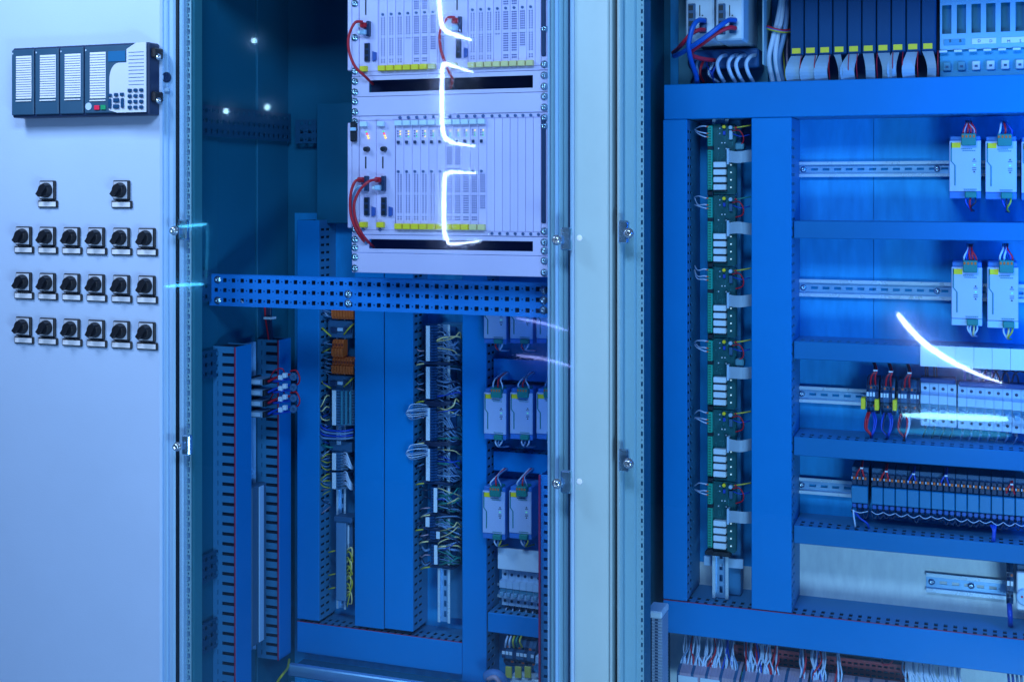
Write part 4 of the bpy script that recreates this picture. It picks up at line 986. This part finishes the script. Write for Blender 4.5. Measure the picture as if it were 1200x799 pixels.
T = bundle('tangle of thin dark and pale wires along the orange plug column', 380, 500, 3.08)
for i in range(34):
    py = random.uniform(362, 600); mm = random.choice([DRKW, GRYW, YGW, DRKW, WHTW, BLUW, BROWN]); e = random.uniform(-9, 9)
    bw(T, mm, [(387, py, 3.085), (382+random.uniform(-2, 2), py+e*.5, 3.062), (378+random.uniform(-2, 2), py+e, 3.07), (374, py+e*1.3, 3.11)], random.choice([.0012, .0016, .002]), 5)
T = bundle('small dark terminal with green wire under the bent cables', 396, 528, 3.06, 'terminal', 'interface_terminal')
slab(T, 'body', GREYT, 386, 412, 517, 529, 3.075, .04); slab(T, 'marker', PALE, 394, 399, 516.5, 521, 3.07, .005); bw(T, GREEN, [(390, 524, 3.07), (382, 523, 3.06), (374, 519, 3.08)], .0024)
for (c, d, nm) in ((530, 551.5, 'upper of two short terminal rows with white fanned wires'), (553, 573.5, 'lower of two short terminal rows with white fanned wires')):
    T = column(nm, 385, 404, c, d, (389, 393.3), 3.06)
    fan(T, WHTW, 402, c, d-6, 415, d-2, 7, 3.06, .002); fan(T, GRYW, 387, c, d, 373, c+6, 5, 3.06, .0016, m2=YGW)
T = thing('relay_socket', 'grey boxed terminal with yellow wires at the column foot', 'terminal', P(400, 705, 3.06))
slab(T, 'body', mat('grey_blue', (.10, .24, .46), .45), 393.5, 405, 611, 704, 3.06, .05, .002); slab(T, 'rear_body', GREYT, 405.2, 413, 608, 700, 3.075, .04, .002)
slab(T, 'cap', GREYT, 391, 412, 605.5, 612, 3.055, .05, .002); slab(T, 'pale_strip', WHITE, 407.2, 408.8, 615, 645, 3.072, .003, .0004)
for k in range(14):
    py = 646+k*4.0+random.uniform(-2.5, 2.5); r1 = random.uniform(-1, 1); bw(T, YGW if k % 4 else YELP, [(406, py, 3.075), (408+r1, py-3-r1, 3.06), (411+2*r1, py+random.uniform(-4, 4), 3.055), (410+random.uniform(-3, 3), py+random.uniform(4, 12), 3.06), (407, py+random.uniform(5, 15), 3.08)], random.choice([.0016, .002, .0024]))
for py in (645, 672, 688): bw(T, YGW, [(393, py, 3.08), (388, py+1, 3.08), (385, py+2, 3.09)], .002)
# second column: long pale terminals
YS = 3.06
segs = [(381, 424, 495, 514.5, (499, 503.4), 'topmost'), (429, 468, 495, 514.5, (499, 503.4), 'second'), (477, 517, 495, 514.5, (499, 503.4), 'third'), (525, 564, 495, 514.5, (499, 503.4), 'fourth'),
        (571, 601, 502, 514.5, (508, 512), 'fifth, narrower'), (605, 618, 494, 512, (498.5, 503), 'sixth, short'), (622, 632, 500, 516, (511, 515), 'seventh, shortest'), (638, 662, 502, 516, (508.5, 512.3), 'lowest')]
for k, (c, d, a, b, st, nm) in enumerate(segs):
    T = column('%s section of the long pale terminal column' % nm, a, b, c, d, st, YS, body=mat('column_blue', (.008, .055, .18), .55, spec=.2))
    if d-c > 18: slab(T, 'side_cover', mat('clear_cover', (.02, .09, .30), .3), 516, 534, c+2, d-2, YS+.045, .02, .002)
    fan(T, GRYW if k % 2 else mat('pale_blue_wire', (.18, .32, .58), .5), b-2, c, d-3, 539, d-4, 7 if d-c > 18 else 4, YS, .0016, 7, m2=GRYW if k < 4 else GREEN)
    for i in range(9 if d-c > 18 else 4):
        py = random.uniform(c, d); mm = random.choice([GRYW, DRKW, GRYW, BLUW, GREEN, YELP, mat('pale_blue_wire', (.18, .32, .58), .5)])
        e = random.uniform(-8, 8); sx = random.uniform(518, 532)
        bw(T, mm, [(b-2, py, YS+.012), (sx-6, py+e*.4, YS-.010), (sx+2, py+e, YS-.014+random.uniform(-.01, .01)), (536+random.uniform(-2, 3), py+e*1.6+random.uniform(-3, 3), YS+.0), (541, py+e*1.4+4, YS+.03)], random.choice([.0013, .0017, .0021]))
    for i in range(5 if d-c > 18 else 2):
        py = random.uniform(c+2, d); bw(T, random.choice([DRKW, GRYW, DRKW, BROWN]), [(a+2, py, YS+.010), (a-4, py+random.uniform(-2, 3), YS+.0), (a-8, py+random.uniform(-4, 6), YS+.02), (a-11, py+random.uniform(-4, 8), YS+.06)], .0016)
    slab(T, 'end_bracket', NAVY, a-1, b+16, d+.3, d+4, YS+.006, .05, .002)
    bw(T, YGW if k % 2 else YELP, [(a+2, d+2, YS), (a-5, d+3, YS-.004), (a-9, d+5, YS+.03)], .002)
for (py, nm) in ((479, 'upper white wire bundle looping over the duct edge'), (526, 'lower white wire bundle looping over the duct edge')):
    T = bundle(nm, 487, py+10, 3.03)
    for k in range(8):
        e = random.uniform(-1, 1)
        bw(T, GRYW if k % 3 == 1 else WHTW, [(502, py-4+k*1.6, YS-.002), (491, py-6+k*2.3+e, 3.035-.003*(k%3)), (482, py-5+k*2.3+e*1.5, 3.03), (475.5+abs(k-4)*.9, py-1+k*1.5, 3.028), (479+k*.4, py+4+k*1.1, 3.04), (486, py+7+k*.6, 3.07)], .0012)
    for k in range(3): bw(T, DRKW, [(498, py-8+k, YS-.004), (510, py-7+k*1.6, YS-.012), (526, py-8+k*1.5, YS-.008), (540, py-10+k*2, YS+.02)], .003)

# terminals with yellow plates at the foot of the left power supply bay
T = slim_terms('dark terminals with yellow plates at the foot of left bay', 588, 626, 9, 606, 752, 786, 3.04, 'foot terminals')
for k in range(3): slab(T, 'yellow_plate', mat('dull_yellow', (.55, .48, .08), .5), 592+k*11.2, 599.5+k*11.2, 781, 794, 3.03, .006)
for k in range(5): bw(T, (WHTW, WHTW, YGW, GREEN, YGW)[k], [(592+k*5, 758, 3.045), (593+k*4, 751, 3.035), (595+k*4, 745, 3.05)], .0026)
T = thing('socket_outlet', 'white outlet partly hidden at the foot of left bay', 'socket', P(624, 800, 3.05))
slab(T, 'body', WHITE, 597, 640, 795, 822, 3.04, .05, .003); slab(T, 'side_block', PALE, 627, 634, 768, 794, 3.03, .05, .003)
MB().cyl(P(631, 782, 3.03), (0, -1, 0), [(0, .012), (.004, .012), (.004, .009), (.001, .009)], 16).build('ring', DUCT, T)
T = thing('cable_bundle', 'blue sleeved cable with pinkish wire beside the foot terminals', 'cable', P(578, 800, 3.0))
MB().tube([P(571, 792, 3.0), P(580, 790, 2.99), P(588, 796, 3.0), P(592, 812, 3.02)], .014, 10).build('sleeve', mat('sleeve', (.10, .22, .5), .6), T)
bw(T, BROWN, [(572, 795, 2.985), (580, 793, 2.975), (586, 800, 2.98)], .006)

# ================================================================== small relays on the side wall
T = thing('mounting_rail', 'upright rail on the side wall behind the small relay stack', 'rail', (XW+.02, 2.91, Z(292, 800, 2.9)), 'upright mounting rails')
zA, zC = Z(292, 765, 2.9), Z(292, 402, 2.9)
box('web', mat('dim_zinc', (.12, .28, .5), .35, .5), T, XW+.020, XW+.022, 2.888, 2.932, zA, zC); box('lip', GALVB, T, XW+.0225, XW+.030, 2.888, 2.890, zA, zC); box('lip', GALVB, T, XW+.0225, XW+.030, 2.930, 2.932, zA, zC)
box('standoff', GALVB, T, XW+.001, XW+.032, 2.880, 2.8875, zA-.02, zA-.002)
names = ['topmost', 'second', 'third', 'lowest']
for k in range(4):
    py = 446+k*12.6
    xa = XW+.032
    zc = Z(296, py, 2.9); hh = .0105
    T = thing('slim_relay', '%s of four small side-wall relays with tagged wires' % names[k], 'relay', (xa, 2.91, zc-hh), 'small relays on the side wall')
    box('base', BLACK, T, xa, xa+.010, 2.880, 2.940, zc-hh, zc+hh, .001)
    box('body', mat('relay_grey', (.16, .28, .45), .45), T, xa+.0105, xa+.045, 2.884, 2.936, zc-hh*.8, zc+hh*.75, .002)
    box('label', PALE, T, xa+.014, xa+.040, 2.8825, 2.8838, zc-hh*.5, zc+hh*.5)
    box('latch', BLACK, T, xa+.0455, xa+.053, 2.884, 2.930, zc-hh*.7, zc+hh*.7, .001)
    bs = P(316, py-1, 2.92)
    for j, mm in enumerate((REDW, BLUW) if k % 2 == 0 else (BLUW, BLUW)):
        wire(T, mm, [(xa+.053, 2.90+j*.02, zc), P(322, py-3+j*4, 2.90), P(332, py-6+j*5, 2.90), P(344, py-8+j*6, 2.94)], .0034)
        if mm is REDW: wire(T, REDW, [P(317, py-4, 2.92), P(322, py-12, 2.91), P(331, py-14, 2.91), P(334, py-6, 2.92)], .0018)
    for j in range(2):
        c = P(327+j*5, py-4-j*2.5, 2.895); box('wire_tag', WHITE, T, c[0], c[0]+.010, c[1]-.006, c[1]+.006, c[2]-.006, c[2]+.006, .001)
    c = P(344, py-5, 2.93); MB().cyl(c, (.3, -1, 0), [(0, .011), (.006, .011), (.008, .008), (.008, .004), (.004, .004)], 14).build('eyelet', GREYT, T)
    if k in (0, 2): wire(T, REDW, [P(340, py-11, 2.93), P(347, py-12, 2.925), P(351, py-4, 2.925), P(350, py+3, 2.93), P(345, py+6, 2.935)], .0022)
T = thing('terminal_strip', 'slim upright terminal strip on the side wall with pale face', 'terminal', P(300, 765, 2.9))
zA, zC = Z(302, 752, 2.91), Z(302, 567, 2.91)
box('body', mat('dim_grey_blue', (.05, .13, .24), .5), T, XW+.031, XW+.056, 2.870, 2.94, zA, zC, .002)
box('pale_face', PALE, T, XW+.0563, XW+.060, 2.90, 2.922, zA+.004, zC-.004, .001)
box('foot_bracket', GALVB, T, XW+.022, XW+.040, 2.80, 2.869, zA-.045, zA-.012, .002)
T = bundle('dark tied cable dropping from the punched rail toward side ducts', 314, 395, 2.95, 'cable')
for k in range(4): bw(T, REDW if k == 0 else DRKW, [(311+k*2, 352, 2.95), (312+k*1.5, 372, 2.95), (315+k, 392, 2.98), (316+k, 402, 3.0)], .005)
box('cable_tie', WHITE, T, X(310, 2.94), X(319, 2.94), 2.935, 2.96, Z(314, 374, 2.94), Z(314, 371.5, 2.94))
T = bundle('thin white wire sagging under the bright punched rail', 295, 356, 2.76, 'wire'); bw(T, WHTW, [(282, 352, 2.76), (288, 357, 2.755), (297, 359, 2.755), (306, 357, 2.755), (310, 352, 2.77)], .0022)
T = bundle('green and yellow earth wire at the foot of side duct', 335, 790, 2.9, 'wire'); bw(T, YGW, [(339, 772, 3.0), (337, 782, 2.95), (331, 790, 2.9), (326, 797, 2.9), (322, 806, 2.9)], .0034)

# ================================================================== top of the right cabinet
YN = 2.92
def netsw(label, a, b):
    x0, x1, z0, z1 = R(a, b, -40, 47.5, YN)
    T = thing('network_switch', label, 'network switch', ((x0+x1)/2, YN+.1, z0), 'white network switches')
    box('housing', mat('switch_case', (.60, .70, .84), .42, 0, .04, 10), T, x0, x1, YN, 3.12, z0, z1, .004)
    q = lambda u: x0+(x1-x0)*u
    pb = box('port_block', GREYT, T, q(.10), q(.36), YN-.004, YN-.0002, Z((a+b)/2, 40.5, YN), Z((a+b)/2, 4.5, YN), .001)
    for k in range(4): box('port', BLACK, pb, q(.12), q(.28), YN-.0048, YN-.0041, Z((a+b)/2, 12.4+k*9.2, YN), Z((a+b)/2, 6.4+k*9.2, YN), .0006)
    box('card_slot', BLACK, T, q(.49), q(.525), YN-.001, YN-.0002, Z((a+b)/2, 19.5, YN), Z((a+b)/2, 6.5, YN))
    box('reset_button', BLACK, T, q(.58), q(.63), YN-.001, YN-.0002, Z((a+b)/2, 19.5, YN), Z((a+b)/2, 18, YN))
    box('jack_block', GREYT, T, q(.52), q(.76), YN-.010, YN-.0002, Z((a+b)/2, 40, YN), Z((a+b)/2, 22, YN), .001)
    return T
netsw('left of two white network switches with red and blue cables', 803.5, 836.3)
netsw('right of two white network switches with its side in view', 838.8, 871)
o = slab(None, 'switch_backplate', FRAME, 893.2, 895.2, -30, 76, 2.98, .12); tag(o, 'pale upright edge of the plate behind the network switches', 'plate')
o = slab(None, 'switch_backing', mat('backing_teal', (.08, .30, .42), .45), 795, 900, -30, 100, 3.122, .012); tag(o, 'teal steel plate behind the two network switches', 'plate')
o = slab(None, 'connector_unit', mat('base_blue', (.02, .10, .30), .5), 812, 889, 58, 80, 3.04, .08, .004); tag(o, 'dark blue connector base hanging under the network switches', 'terminal')
def cab2(label, m, pts, r, group): o = MB().tube([P(*p) for p in pts], r, 8).build('network_cable', m); tag(o, label, 'cable', group)
def plug2(label, m, px, py):
    pass
B2 = mat('cat_blue', (.01, .12, .60), .4); R2 = mat('cat_red', (.75, .02, .05), .4)
G_ = 'network cables of the switches'
cab2('blue network cable plugged into the left network switch', B2, [(826, 25, YN-.012), (819, 24, YN-.03), (813, 30, YN-.045), (809, 42, YN-.05), (807, 56, YN-.04), (810, 72, YN), (815, 86, YN+.06), (817, 98, YN+.1)], .0058, G_)
cab2('red network cable plugged into the left network switch', R2, [(826, 35.5, YN-.012), (818, 36, YN-.03), (810, 40, YN-.035), (802, 49, YN-.03), (795, 57, YN+.03), (789, 62, YN+.1)], .0052, G_)
cab2('blue network cable plugged into the right network switch', B2, [(862, 24, YN-.012), (854, 24, YN-.03), (846, 29, YN-.05), (832, 40, YN-.06), (815, 52, YN-.05), (799, 62, YN), (790, 66, YN+.08)], .0058, G_)
cab2('red network cable plugged into the right network switch', R2, [(862, 33.5, YN-.012), (854, 33, YN-.03), (842, 38, YN-.045), (825, 50, YN-.045), (811, 60, YN-.02), (811, 65, YN+.02), (822, 69, YN+.05), (838, 71, YN+.1)], .0052, G_)
T = bundle('tangle of dark cables under the left network switch', 820, 98, 3.05, 'cables')
for k in range(9):
    a = 806+k*4.2; bw(T, (DRKW, BLUW, DRKW, GRYW, REDW, DRKW, BLUW, WHTW, BLUW)[k], [(a+random.uniform(-2, 6), 66, 3.07), (a+random.uniform(-4, 4), 76, 3.03), (a+random.uniform(-8, 8), 87, 3.03), (a+random.uniform(-4, 8), 97, 3.05)], .0034)
for k, px in enumerate((846, 859, 868, 880)):
    cab2('white cable arching into the top duct, %s from the network switches' % ORD[k], WHTW, [(px+5, 65, 3.04), (px-1, 67, 3.0), (px-5.5, 75, 2.995), (px-3, 86, 3.0), (px+3, 97, 3.03)], .0046, 'white arching cables')
for k, (px, bx_) in enumerate(((917, 903), (919, 911), (923, 915))):
    cab2('%s grey cable from left beside the ribbon modules' % ORD[k], GRYW if k == 2 else WHTW, [(px, -12, 3.06), (px-5+k*2, 20, 3.04), (px-11+k*3, 45, 3.03), (bx_-2, 70, 3.03), (bx_+3, 97, 3.05)], .006, 'grey cables beside the ribbon modules')
T = bundle('thin mixed wires behind the grey cables at the ribbon modules', 915, 60, 3.06, 'wires')
for k in range(7): bw(T, (DRKW, REDW, BLUW, YGW, DRKW, BROWN, DRKW)[k], [(912+k*2, -10, 3.09), (913+k*1.6, 18, 3.07), (908+k*3, 40, 3.06), (912+k*2, 66, 3.07), (915+k*2, 96, 3.08)], .0024)
for k in range(3): bw(T, (REDW, BLUW, YGW)[k], [(899, 31+k*1.3, 3.02), (907, 34+k, 3.015), (918, 36+k, 3.02), (928, 35+k*1.4, 3.05)], .0028)
# ribbon cable modules
YMd = 3.0
xa_, xb_ = X(925.6, YMd), X(1097, YMd)
zl1, zl0 = Z(1012, 54.0, YMd), Z(1012, 60.3, YMd)
for k in range(10):
    w = (xb_-xa_)/10; x0 = xa_+w*k+.0009; x1 = xa_+w*(k+1)-.0009
    T = thing('output_module', 'dark blue slim module with yellow tag and ribbon cable, %s from left' % ORD[k], 'module', ((x0+x1)/2, YMd, zl0), 'ribbon cable modules')
    box('body', MODB, T, x0, x1, YMd+.004, YMd+.10, Z(1012, 63, YMd), Z(1012, -50, YMd), .002)
    box('lid', MODB, T, x0+.0006, x1-.0006, YMd, YMd+.0038, Z(1012, 62, YMd), Z(1012, -50, YMd), .0012)
    box('yellow_tag', YEL, T, x0+.004, x1-.007, YMd-.0010, YMd-.0001, zl0, zl1)
    m = MB(); n = 10; prev = None; tw = random.choice([-.016, -.010, .008, .012, -.004]); thin = .55 if k in (3, 7) else random.uniform(.82, 1)
    za, zz_ = Z(1012, 62.5, YMd), Z(1012, 94, YMd)
    for i in range(n):
        t = i/(n-1); z = za+(zz_-za)*t; y = YMd+.006-.020*math.sin(t*2.6)+.03*max(0, t-.7); dx = tw*math.sin(t*2.2)
        cur = [(x0+.001+dx, y+.006*tw*100*t, z), (x0+.001+(x1-x0-.002)*thin+dx*.6, y-.006*tw*100*t, z)]
        if prev:
            m.face([prev[0], prev[1], cur[1], cur[0]], True)
            m.face([(p[0], p[1]+.0012, p[2]) for p in (prev[0], cur[0], cur[1], prev[1])], True)
        prev = cur
    m.build('ribbon_cable', RIB, T)
    wire(T, REDW, [(x1-.001+dx*.6, YMd+.004, za), (x1-.001+tw*.5, YMd-.016, (za+zz_)/2), (x1-.001+dx*.6, YMd+.012, zz_)], .0011)
o = slab(None, 'module_backing', NAVY, 923, 1101, -30, 100, 3.11, .02); tag(o, 'dark carrier plate behind the ribbon cable modules', 'plate')
# slotted backplane at the top right corner
bp = thing('backplane', 'pale blue slotted backplane in the top right corner', 'backplane', P(1150, 60, 3.04))
yb_ = 3.04; x0, x1 = X(1101.5, yb_), X(1290, yb_)
q = lambda py: Z(1150, py, yb_)
hs = [(X(1104+17.2*k, yb_), X(1115+17.2*k, yb_), q(38.5), q(4.5)) for k in range(9)]
MB().cut(x0, x1, q(57.5), q(-40), hs, fxz(yb_), .003).build('face', mat('backplane_pale', (.22, .52, .80), .42, 0, .06, 8), bp)
box('slot_lining', mat('slot_teal', (.02, .22, .36), .5), bp, x0, x1, yb_+.02, yb_+.024, q(57), q(-40))
for k in range(9): box('edge_clip', WHITE, bp, X(1101+17.2*k, yb_), X(1110+17.2*k, yb_), yb_-.006, yb_-.0003, q(60.5), q(58.2))
def text(T, ch, px, py, size, Y, m, name='lettering'):
    cu = bpy.data.curves.new('t', 'FONT'); cu.body = ch; cu.size = size; cu.align_x = 'CENTER'; cu.align_y = 'CENTER'; cu.extrude = .0002; cu.resolution_u = 2
    tmp = bpy.data.objects.new('t', cu); COL.objects.link(tmp); bpy.context.view_layer.update()
    me = bpy.data.meshes.new_from_object(tmp); bpy.data.objects.remove(tmp); me.materials.clear(); me.materials.append(m); me.name = name
    o = bpy.data.objects.new(name, me); COL.objects.link(o); o.rotation_euler = (rad(90), 0, 0); o.parent = T
    p = P(px, py, Y); l = WL[T.name]; o.location = (p[0]-l[0], p[1]-l[1], p[2]-l[2]); return o
for k, (a, b, m_, c1, c2) in enumerate(((1106, 1131, mat('dim_label', (.06, .34, .60), .5), 'B', 'B'), (1139, 1167.5, WHITE, 'D', 'D'), (1173.5, 1202, WHITE, 'M', 'S'))):
    lb = box('label', m_, bp, X(a, yb_), X(b, yb_), yb_-.002, yb_-.0003, q(52), q(45.2), .0003)
    text(lb, c1, a+(b-a)*.30, 48.6+(1150-a)*-.004, .009, yb_-.0026, NAVY); text(lb, c2, a+(b-a)*.78, 48.4, .009, yb_-.0026, NAVY)
box('lower_plate', mat('backplane_teal', (.05, .36, .60), .42, 0, .06, 8), bp, x0, x1, yb_+.01, yb_+.014, q(93), q(57.8))
for k in range(7):
    a = 1105+17.1*k
    s_ = box('clip_square', mat('dim_clip', (.10, .34, .50), .5) if k < 2 else WHITE, bp, X(a, yb_), X(a+9.5, yb_), yb_+.002, yb_+.0098, q(82), q(71.5), .0015)
    box('clip_slot', GREYT, s_, X(a+3, yb_), X(a+6.5, yb_), yb_+.0012, yb_+.0019, q(78.5), q(76))

# ================================================================== foot of the right cabinet
YK = 3.0
T = thing('perforated_sheet', 'dark red slotted panel behind the hanging white wires', 'panel', P(960, 800, 3.09))
x0, x1 = X(860, 3.08), X(1064, 3.08); zt_, zb_ = Z(960, 767, 3.08), Z(960, 800, 3.08)
hs = []; xx = x0+.01
while xx < x1-.012:
    for r_ in range(4): hs.append((xx, xx+.009, zt_-.012-r_*.012, zt_-.007-r_*.012))
    xx += .0135
MB().cut(x0, x1, zb_, zt_, hs, fxz(3.08), .003).build('face', REDP, T); box('shade', NAVY, T, x0, x1, 3.1, 3.104, zb_, zt_)
# terminal strips with pink tops
for j, (a, b, nm) in enumerate(((793, 866, 'left'), (868, 945, 'middle'), (947, 1060, 'right'))):
    T = thing('terminal_row', 'pink topped terminal strip with white labels at the foot, %s one' % nm, 'terminal', P((a+b)/2, 830, 2.98), 'foot terminal strips')
    yk = 2.97; x0, x1 = X(a, yk), X(b, yk); ref = 840; zt_ = Z(ref, 790, yk); n = int((x1-x0)/.0065); w = (x1-x0)/n
    for k in range(n):
        u0 = x0+w*k+.0002
        prof = [(yk, zt_-.08), (yk, zt_-.006), (yk+.05, zt_+.012), (yk+.07, zt_+.012), (yk+.07, zt_-.08)]
        MB().prism(prof, lambda u, ww, t, u0=u0: (u0+t, u, ww), 0, w-.0004).build('slice', BROWN if k % 5 else GREYT, T)
    k = x0+.004
    while k < x1-.05:
        box('label', WHITE, T, k, k+.046, yk-.003, yk-.0003, zt_-.028, zt_-.012, .0006); k += .052
    # hanging wires
    spots = {0: [803, 812, 818, 828, 835, 842, 850, 858], 1: [872, 880, 886, 893, 900, 908], 2: [938, 950, 957, 963, 980]}[j]
    for px in spots:
        for i in range(4):
            mm = WHTW if random.random() < .70 else random.choice([REDW, BLUW, REDW, GRYW])
            o_ = random.uniform(-4, 4); e = px+random.uniform(-6, 6); yy = 3.05
            pyt = 742+(px-778)*.113
            bw(T, mm, [(px+i*1.0+o_*.3, pyt-3, 3.06), (px+i+o_, pyt+12+random.uniform(-2, 4), 3.02), (e+i*.8, pyt+28+random.uniform(-3, 3), 3.0), (e+i*.6+random.uniform(-3, 3), 786+(px-840)*.125, 3.01)], .0021, 5)
        pyb_ = 787+(px-840)*.125
        for i in range(2):
            c = P(px+i*4+random.uniform(-3, 3), pyb_, 3.005); box('ferrule', random.choice([GREEN, ORNG, TERMG, PALE]), T, c[0]-.004, c[0]+.004, c[1]-.004, c[1]+.004, c[2]-.006, c[2]+.008, .001)
T = bundle('dense curtain of white wires at the foot below the long duct', 1095, 800, 3.03)
for k in range(46):
    px = 1060+k*1.45+random.uniform(-1, 1); pyt = 742+(px-778)*.113
    if 24 < k < 27: continue
    bw(T, WHTW if k % 7 else GRYW, [(px, pyt-3, 3.06), (px+random.uniform(-2, 3), pyt+10, 3.03), (px+random.uniform(0, 7), pyt+24, 3.02), (px+random.uniform(2, 9), pyt+42, 3.03)], .0022, 5)
T = bundle('red wire loop hanging right of the dark red panel', 1040, 790, 3.04, 'wire'); bw(T, REDW, [(1034, 770, 3.06), (1034, 777, 3.03), (1041, 778, 3.03), (1046, 774, 3.06)], .002)
T = bundle('few blue and grey wires at the lower right corner', 1190, 795, 3.05)
for k in range(4): bw(T, BLUW if k < 2 else GRYW, [(1181+k*5, 786, 3.07), (1182+k*5, 794, 3.03), (1183+k*5, 806, 3.04)], .003)
# upright terminal strip against the left post
T = thing('terminal_row', 'upright pale terminal strip beside the right cabinet post', 'terminal', P(768, 830, 2.82))
yk = 2.84; x0, x1 = X(763.5, yk), X(776, yk); z1, z0 = Z(769, 724, yk), Z(769, 830, yk); n = 30; h = (z1-z0)/n
for k in range(n):
    s_ = box('slice', BROWN if 0 else mat('pale_terminal', (.36, .42, .58), .5), T, x0, x1, yk, yk+.06, z0+h*k+.0004, z0+h*(k+1)-.0004, .001)
    box('clamp_hole', NAVY, s_, x0+.008, x0+.015, yk-.0008, yk-.0001, z0+h*(k+.25), z0+h*(k+.75))
slab(T, 'end_cap', WHITE, 756.5, 775.5, 716, 724.5, yk-.01, .07, .003); slab(T, 'rear_rail', GREYT, 755.5, 763, 726, 830, yk+.02, .05, .002)
# dark terminal and dial device at the right edge
T = slim_terms('blue and dark terminal with red button at the lower right edge', 1179.5, 1188, 2, 1184, 663, 712, 3.05, 'edge terminals')
bw(T, BLUW, [(1183, 708, 3.06), (1183.5, 718, 3.04), (1184, 726, 3.05), (1184, 734, 3.09)], .006)
T = thing('dial_device', 'white device with round dial cut by the right picture edge', 'timer', P(1205, 715, 3.05))
slab(T, 'body', WHITE, 1191.5, 1222, 672, 716, 3.03, .10, .003); slab(T, 'upper_block', GREYT, 1191.5, 1222, 662, 671, 3.05, .08, .002)
c = P(1201, 699, 3.03); MB().cyl(c, (0, -1, 0), [(0, .018), (.006, .018), (.008, .015)], 24).build('dial', PALE, T); box('pointer', REDW, T, c[0]-.008, c[0]-.004, c[1]-.0095, c[1]-.0083, c[2], c[2]+.004)

# ================================================================== room lamps that the glass mirrors
def mir(px, py, yl): p = P(px, py, 2*YG-yl); return (p[0], yl, p[2])
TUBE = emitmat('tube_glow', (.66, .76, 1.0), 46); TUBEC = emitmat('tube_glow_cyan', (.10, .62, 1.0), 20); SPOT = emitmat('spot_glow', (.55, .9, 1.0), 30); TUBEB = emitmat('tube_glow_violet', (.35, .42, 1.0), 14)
YV = -1.1
def tubelamp(label, pts, r, m, y=YV, n=8, rs=None):
    pp = [mir(a, b, y) for a, b in pts]
    k_ = (len(pp)-1)*5
    if rs is None: rs = [r*min(1, .35+2.6*min(i, k_-i)/k_) for i in range(k_+1)]
    T = thing('tube_lamp', label, 'lamp', pp[-1], 'tube lamps mirrored in the glass')
    MB().tube(pp, rs or r, n).build('glowing_tube', m, T)
    for e in (pp[0], pp[-1]): MB().cyl(e, (0, -1, 0), [(-.012, r*1.05), (.0, r*1.05)], 10).build('end_cap', NAVY, T)
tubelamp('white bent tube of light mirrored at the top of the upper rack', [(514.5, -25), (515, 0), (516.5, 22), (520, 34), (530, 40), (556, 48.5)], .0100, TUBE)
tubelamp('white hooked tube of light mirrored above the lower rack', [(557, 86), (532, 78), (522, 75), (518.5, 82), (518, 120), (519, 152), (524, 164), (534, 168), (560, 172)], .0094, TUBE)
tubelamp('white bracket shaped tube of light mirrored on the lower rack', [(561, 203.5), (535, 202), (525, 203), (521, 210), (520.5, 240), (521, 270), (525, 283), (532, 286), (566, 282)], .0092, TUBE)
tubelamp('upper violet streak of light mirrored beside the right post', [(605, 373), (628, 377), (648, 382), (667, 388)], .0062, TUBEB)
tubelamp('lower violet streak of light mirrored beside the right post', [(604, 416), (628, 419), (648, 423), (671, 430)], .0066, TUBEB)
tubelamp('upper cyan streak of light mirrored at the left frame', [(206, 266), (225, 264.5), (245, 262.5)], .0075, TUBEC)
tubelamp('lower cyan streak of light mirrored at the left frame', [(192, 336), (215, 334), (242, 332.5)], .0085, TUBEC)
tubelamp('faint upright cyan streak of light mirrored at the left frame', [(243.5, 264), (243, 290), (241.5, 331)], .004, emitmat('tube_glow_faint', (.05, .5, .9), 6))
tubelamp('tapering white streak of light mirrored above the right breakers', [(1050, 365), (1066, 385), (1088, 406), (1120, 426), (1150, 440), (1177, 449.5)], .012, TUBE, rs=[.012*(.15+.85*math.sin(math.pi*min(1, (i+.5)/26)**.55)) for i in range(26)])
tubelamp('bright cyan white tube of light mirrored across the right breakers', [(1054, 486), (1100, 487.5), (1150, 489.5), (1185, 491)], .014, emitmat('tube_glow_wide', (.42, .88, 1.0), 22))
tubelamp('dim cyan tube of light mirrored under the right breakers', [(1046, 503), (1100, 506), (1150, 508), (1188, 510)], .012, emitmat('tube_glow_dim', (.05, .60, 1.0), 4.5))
for i, (px, py, nm) in enumerate(((298, 48, 'highest'), (265, 130.5, 'lower left'), (313.5, 126, 'lower right'))):
    c = mir(px, py, YV); T = thing('spot_lamp', '%s of three small round lamps mirrored in the left glass' % nm, 'lamp', c, 'small round lamps mirrored in the glass')
    MB().cyl((c[0], c[1], c[2]), (0, 1, 0), [(-.03, .010), (-.001, .022), (0, .022)], 14).build('housing', NAVY, T)
    MB().cyl((c[0], c[1]+.0006, c[2]), (0, 1, 0), [(0, .016), (.003, .012)], 14).build('lens', SPOT, T)
